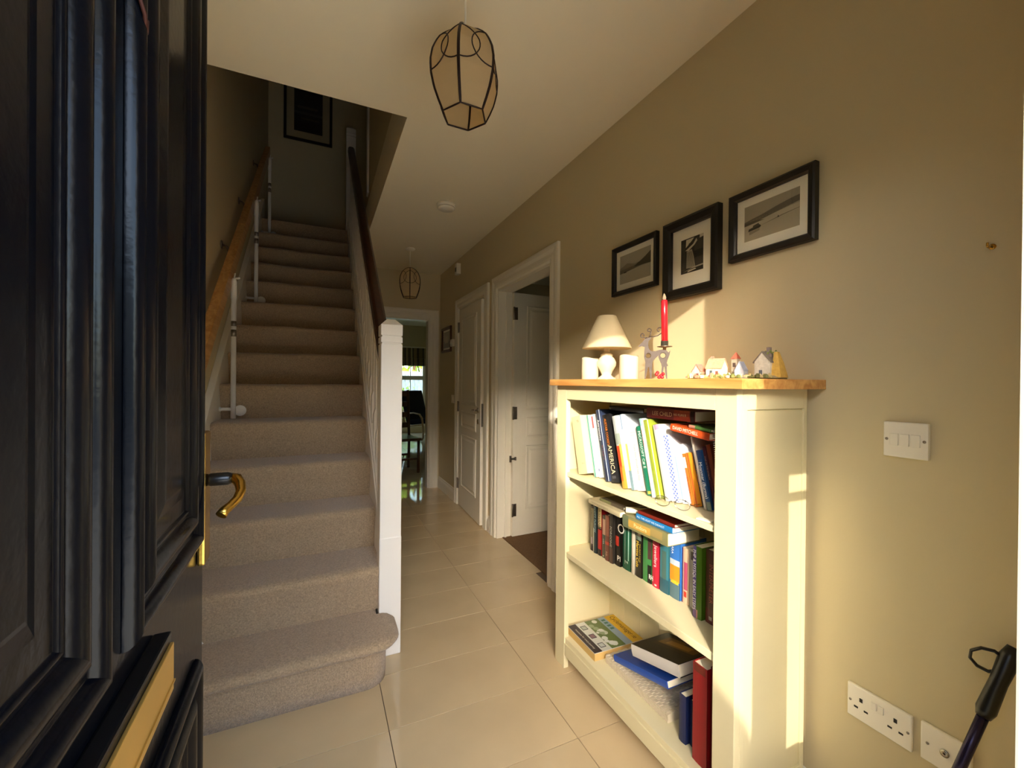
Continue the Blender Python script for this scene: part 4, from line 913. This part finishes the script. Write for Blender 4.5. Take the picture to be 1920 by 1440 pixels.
# ---- wire and fabric pendants
def pendant(x, y, zt, zb, label, rot):
    t = tag(empty('pendant_light', (x, y, CZ), (0, 0, rot)), label, 'pendant light', 'wire framed pendant lights in the hall')
    MB().lathe([(0, 0), (.045, 0), (.043, -.012), (.02, -.022), (.006, -.026), (0, -.026)], seg=24).build('ceiling_rose', M['plastic'], t)
    MB().tube([(0, 0, -.024), (0, 0, zt-CZ-.02)], .0032, 8).build('cord', M['plastic'], t)
    MB().lathe([(0, zt-CZ-.02), (.017, zt-CZ-.022), (.019, zt-CZ-.07), (0, zt-CZ-.07)], seg=16).build('bulb_holder', M['plastic'], t)
    n = 6; L = zt-zb; prof = [(.022, 0), (.056, .07), (.084, .18), (.1015, .32), (.108, .46), (.106, .60), (.096, .76), (.081, .90), (.068, 1.0)]
    def at(k, f):      # k seam index (fractional = across a flat panel), f 0..1 down
        for i in range(len(prof)-1):
            if f <= prof[i+1][1]+1e-9: break
        q = (f-prof[i][1])/(prof[i+1][1]-prof[i][1]); r_ = prof[i][0]+(prof[i+1][0]-prof[i][0])*q
        k0 = math.floor(k+1e-9); fr = k-k0
        A = Vector((r_*math.cos(2*PI*k0/n), r_*math.sin(2*PI*k0/n), 0)); B = Vector((r_*math.cos(2*PI*(k0+1)/n), r_*math.sin(2*PI*(k0+1)/n), 0))
        p = A.lerp(B, fr); p.z = zt-CZ-L*f; return p
    fs = [i/18 for i in range(19)]
    for k in range(n):
        gap = .02
        pn = MB().loft([[at(k+gap, f), at(k+.5, f), at(k+1-gap, f)] for f in fs], False, False, None, False).build('fabric_panel', M['lampfab'], t)
        o_ = lambda p: p*1.0
        edge = [at(k+gap, f) for f in fs] + [at(k+u, 1.0) for u in (.25, .5, .75)] + [at(k+1-gap, f) for f in fs[::-1]] + [at(k+u, 0.0) for u in (.75, .5, .25)]
        def outw(p): return Vector((p.x*1.012, p.y*1.012, p.z))
        MB().tube([outw(p) for p in edge], .0027, 6, closed=True).build('wire_frame', M['wire'], pn)
        for s_ in (0, 1):
            arc = []
            for i in range(17):
                a = -PI/2+PI*i/16; u = .60*math.cos(a); f = .37+.215*math.sin(a)*(1 if a > 0 else 1)
                kk = k+gap+u if s_ == 0 else k+1-gap-u
                arc.append(outw(at(min(max(kk, k+gap), k+1-gap), f)))
            MB().tube(arc, .0019, 5).build('wire_arc', M['wire'], pn)
    MB().tube([at(0, .02)*.98, Vector((0, 0, at(0, .02).z)), at(3, .02)*.98], .0018, 6).build('carrier', M['wire'], t)
pendant(.400, 1.239, 2.318, 2.058, 'large wire and cream fabric pendant lamp nearest the front door', R(-118))
pendant(.78, 4.05, 2.325, 2.045, 'smaller looking wire pendant lamp at the far end of the hall', R(-101))

# ---- big picture on the landing
t = tag(empty('picture_frame', (-.136, 5.7, 4.13)), 'large black framed dark print on the landing wall above the stairs', 'picture')
F = lambda u, v, h: (u, -h, v)
MB().mould(F, -.265, .265, 0, .74, [(0, .001), (0, .02), (.03, .02), (.03, .002)], cap=False).build('frame', M['blackframe'], t)
m = MB(); 
def lr(a, b, c, d, col, k): m.poly([(a, -.004-.0002*k, c), (b, -.004-.0002*k, c), (b, -.004-.0002*k, d), (a, -.004-.0002*k, d)], col)
lr(-.24, .24, .025, .715, '#cdbd98', 0); lr(-.155, .155, .12, .62, '#2a2a2c', 1); lr(-.155, .155, .33, .36, '#4a4a48', 2); lr(-.12, .1, .40, .43, '#55524a', 2); lr(-.155, .155, .12, .24, '#1c1a18', 2); lr(-.08, .12, .27, .29, '#4c463c', 3)
m.build('print', M['print_'], t, recalc=False)

# ---- walking pole leaning in the corner
P0, P1 = Vector((.975, .475, .005)), Vector((1.270, .351, .700)); ax = (P1-P0).normalized()
t = tag(empty('walking_pole', P0), 'dark trekking pole with a wrist strap leaning in the front corner', 'walking pole')
MB().tube([Vector((0, 0, 0)), (P1-P0)*.62], .0078, 12).build('lower_shaft', M['black'], t)
MB().tube([(P1-P0)*.62, (P1-P0)*.84], .0092, 12).build('upper_shaft', mat('purple_shaft', '#2b2444', .25, .6), t)
MB().tube([(P1-P0)*.60, (P1-P0)*.605, (P1-P0)*.64, (P1-P0)*.645], [.009, .0115, .0115, .009], 12).build('twist_lock', M['plastic'], t)
MB().tube([(P1-P0)*.83, (P1-P0)*.85, (P1-P0)*.93, (P1-P0)*1.0, (P1-P0)*1.03], [.011, .0155, .0135, .016, .010], 12).build('grip', M['black'], t)
q = (P1-P0)*.99; SL_ = Vector((-.27, .96, 0))
MB().tube([q + SL_*a_ + Vector((0, 0, b_)) for a_, b_ in ((0, 0), (.018, .012), (.036, .010), (.050, -.002), (.052, -.018), (.042, -.030), (.026, -.034), (.006, -.022))], .0062, 8, flat=.45).build('wrist_strap', M['black'], t)
MB().lathe([(0, 0), (.004, 0), (.006, .01), (0, .012)], seg=10).build('tip', M['steel'], t)

# ================================================================== DINING ROOM
# window with frame, panes and a striped roman blind
wn_ = empty('window_2', (WL, DY, WB)); struct(wn_, 'white dining room window with a dark transom at the end of the house', 'window')
W_, H_ = WR_-WL, WT-WB
m = MB().box(0, .06, 0, .06, 0, H_).box(W_-.06, W_, 0, .06, 0, H_).box(.06, W_-.06, 0, .06, 0, .06).box(.06, W_-.06, 0, .06, H_-.06, H_).box(.06, W_-.06, 0, .06, 1.135, 1.235).box(.745, .80, 0, .06, .06, 1.135)
m.build('frame', M['trim'], wn_, bevel=.003)
m = MB()
for x in (.38, 1.115): m.box(x-.008, x+.008, .02, .035, 1.235, H_-.06).box(x-.008, x+.008, .02, .035, .06, 1.135)
m.build('glazing_bar', M['trim'], wn_)
for a, b, c_, d_ in ((.06, .745, .06, 1.135), (.80, W_-.06, .06, 1.135), (.06, W_-.06, 1.235, H_-.06)): box(a, b, .036, .042, c_, d_).build('pane', M['glass'], wn_)
bl_ = tag(empty('roman_blind', (WL, DY-.03, 1.62)), 'brown and cream striped roman blind half drawn over the dining window', 'blind')
m = MB(); xs = 0; i = 0; cs = ['#8d7a54', '#3a2f26', '#b8a47a', '#6d5a3e', '#c9b88c', '#2d241e', '#a08a5e', '#4a3c2e']
while xs < W_:
    wd = (.09, .03, .05, .07, .04, .025, .08, .05)[i % 8]; x1 = min(xs+wd, W_); c_ = cs[i % 8]
    for (za, ya), (zb, yb) in zip([(.44, 0), (.30, -.006), (.20, -.012), (.19, -.035), (.10, -.03), (.09, -.05), (.02, -.045), (0, -.03)][:-1], [(.30, -.006), (.20, -.012), (.19, -.035), (.10, -.03), (.09, -.05), (.02, -.045), (0, -.03)]):
        m.poly([(xs, ya, za), (x1, ya, za), (x1, yb, zb), (xs, yb, zb)], c_)
    xs = x1; i += 1
m.build('fabric', M['print_'], bl_, recalc=False); box(0, W_, .0, .025, .44, .47).build('headrail', M['trim'], bl_)
# wooden dining chair just beyond the doorway
dc = tag(empty('dining_chair', (1.02, 5.95, 0), (0, 0, R(8))), 'brown wooden dining chair half hidden behind the white newel post', 'chair')
for x, y in ((-.2, -.2), (.2, -.2)): MB().tube([(x, y, 0), (x, y, .44)], .02, 8).build('leg', M['brown'], dc)
for x in (-.2, .2): MB().tube([(x, .21, 0), (x, .19, .45), (x, .26, 1.12)], .02, 8).build('back_leg', M['brown'], dc)
box(-.23, .23, -.23, .23, .44, .475).build('seat', M['brown'], dc, bevel=.006)
for k in range(4): z = .58+k*.15; MB().box(-.19, .19, .205+(z-.45)*.09, .222+(z-.45)*.09, z, z+.075).build('back_slat', M['brown'], dc)
for y in (-.2, .2): box(-.19, .19, y-.012, y+.012, .18, .21).build('stretcher', M['brown'], dc)
dt = tag(empty('dining_table', (.62, 7.35, 0)), 'brown wooden dining table hidden mostly behind the newel post', 'table')
box(-.42, .42, -.8, .8, .72, .755).build('table_top', M['brown'], dt, bevel=.004)
for x in (-.36, .36):
    for y in (-.72, .72): box(x-.035, x+.035, y-.035, y+.035, 0, .72).build('leg', M['brown'], dt)
# bentwood armchair with dark cushions by the window
ac = tag(empty('armchair', (2.08, 9.25, 0), (0, 0, R(28))), 'bentwood armchair with dark navy cushions in front of the dining window', 'armchair')
for x in (-.33, .33):
    MB().tube([(x, -.36, .02), (x, .28, .02), (x, .36, .06), (x, .30, .30), (x, .24, .5)][:2] + [(x, .36, .02)], .024, 8, flat=.6).build('runner', M['birch'], ac)
    MB().tube([(x, -.36, .02), (x, -.41, .08), (x, -.40, .30), (x, -.36, .48), (x, -.28, .56), (x, -.10, .58), (x, .22, .55)], .026, 8, flat=.6).build('arm', M['birch'], ac)
    MB().tube([(x*.9, -.34, .34), (x*.9, .10, .28), (x*.9, .26, .36), (x*.9, .46, .98)], .022, 8, flat=.6).build('side_rail', M['birch'], ac)
MB().loft([[(-.27, y, z), (.27, y, z), (.27, y+a, z+b_), (-.27, y+a, z+b_)] for y, z, a, b_ in ((-.36, .36, 0, .1), (-.30, .36, .01, .11), (.05, .31, .0, .11), (.12, .31, -.02, .11))]).build('seat_cushion', M['navy'], ac, bevel=.02)
MB().loft([[(-.27, y, z), (.27, y, z), (.27, y-.11, z+.03), (-.27, y-.11, z+.03)] for y, z in ((.22, .34), (.30, .55), (.40, .85), (.46, 1.02))]).build('back_cushion', M['darkfab'], ac, bevel=.02)

# ================================================================== OUTSIDE
struct(box(-30, 30, -32, -3.0, -.30, -.095).build('ground_low_bounce', mat('asphalt', '#77736c', .9, var=.15, vscale=5)), 'grey asphalt street added beyond the drive to cut bounce light up the stairs', 'ground')  # unseen ground split off and darkened to cut bounce up the stairs
struct(box(-30, 30, -3.0, .05, -.30, -.09).build('ground_front', M['concrete']), 'pale concrete drive outside the front door', 'ground')
struct(box(-10, 12, 10.4, 24, -.30, -.06).build('ground_back', mat('lawn', '#6d7a58', .95, var=.3, vscale=20)), 'lawn behind the dining room window', 'ground')
struct(box(-1.0, 1.5, -.95, .098, 2.62, 2.76).build('sky_baffle', M['trim']), 'added unseen canopy over the front doorway outside', 'baffle')  # unseen slab added to keep high sky light off the hall floor
struct(box(-.235, .692, .05, .1, -.06, .012).build('threshold', M['steel']), 'metal threshold of the front doorway', 'threshold')
fn = tag(empty('garden_fence', (0, 13.2, -.06)), 'weathered board fence behind the dining room window', 'fence')
pk = box(-.068, .068, -.01, .01, 0, 1.62).mesh('plank', M['fence'], bevel=.004)
for i in range(30): inst('plank', pk, fn, (.6+i*.145, (.012 if i % 2 else 0), 0))
for z in (.3, 1.3): box(.5, 5.0, .024, .06, z, z+.09).build('rail', M['fence'], fn)
def bush(name, c, r_, m, label, cat, seed, n=420, leaf=.16):
    t = tag(empty(name, (c[0], c[1], -.06)), label, cat); rng = random.Random(seed); mb = MB()
    for i in range(n):
        d = Vector((rng.gauss(0, 1), rng.gauss(0, 1), rng.gauss(0, 1))).normalized()*(rng.random()**.35)
        p = Vector((d.x*r_[0], d.y*r_[1], c[2]+d.z*r_[2])); a, b_, g_ = (rng.random()*6.28 for _ in range(3))
        Mx = Matrix.Translation(p) @ Matrix.Rotation(a, 4, 'X') @ Matrix.Rotation(b_, 4, 'Y') @ Matrix.Rotation(g_, 4, 'Z')
        s_ = leaf*(.6+rng.random()*.8)
        mb.poly([tuple(Mx @ Vector(q)) for q in ((-s_, 0, 0), (-s_*.3, s_*.4, s_*.1), (s_, 0, 0), (-s_*.3, -s_*.4, s_*.1))])
    f = mb.build('foliage', m, t, recalc=False); f['kind'] = 'stuff'
    MB().tube([(0, 0, 0), (0, 0, c[2])], [.09, .05], 8).build('trunk', M['brown'], t)
bush('garden_tree', (3.6, 17.5, 3.6), (2.6, 1.6, 2.6), M['leaf'], 'sunlit yellow green tree above the back fence', 'tree', 4, 1500, .22)
bush('garden_bush', (2.25, 12.4, .6), (.9, .4, .55), M['leaf'], 'low leafy bush in front of the back fence', 'bush', 9, 500, .07)
m = MB()
for i in range(7):
    x0 = -28+i*8; m.box(x0, x0+7.2, -27, -20, -.1, 5.2); m.prism([(x0-.2, -27.3, 5.2), (x0-.2, -23.5, 8.2), (x0-.2, -19.7, 5.2)], (7.6, 0, 0))
struct(m.build('added_houses', mat('grey_render', '#8f867a', .9, var=.1, vscale=2)), 'unseen houses added across the street behind the viewer to block low sky', 'houses')  # unseen row added to block low sky facing the doorway
struct(box(-5, -1.68, -2.1, .1, -.1, 2.5).build('daylight_obstacle', mat('obstacle_render', '#9a9184', .9, var=.1, vscale=3)), 'added unseen garage projecting beside the front doorway outside', 'obstacle')  # unseen mass added to cut daylight reaching the bookcase and right wall
# added shrub standing in for the viewer: its shadow falls across the lower bookcase
sh = tag(empty('shadow_blocker', (-1.2, -1.75, -.09)), 'added unseen shrub beside the path outside the front door', 'blocker')
prof = [(-1.46, .5), (-1.44, 2.2), (-1.38, 2.8), (-1.25, 2.92), (-1.15, 2.8), (-1.12, 2.45), (-1.08, 2.33), (-.955, 2.283), (-.826, 2.15), (-.729, 1.905), (-.6325, 1.7175), (-.568, 1.61), (-.4825, 1.495), (-.43, 1.40), (-.41, .5)]
pts = [(-.2, 0)] + [(x+1.2, z) for x, z in prof] + [(.74, 0)]
m = MB().loft([[(x+.645*(y-.15), y, z*k) for x, z in pts] for y, k in ((.15, 1), (.12, 1), (0, 1.0), (-.06, .97), (-.1, .9))])
m.build('blocker_outline', M['blocker'], sh)
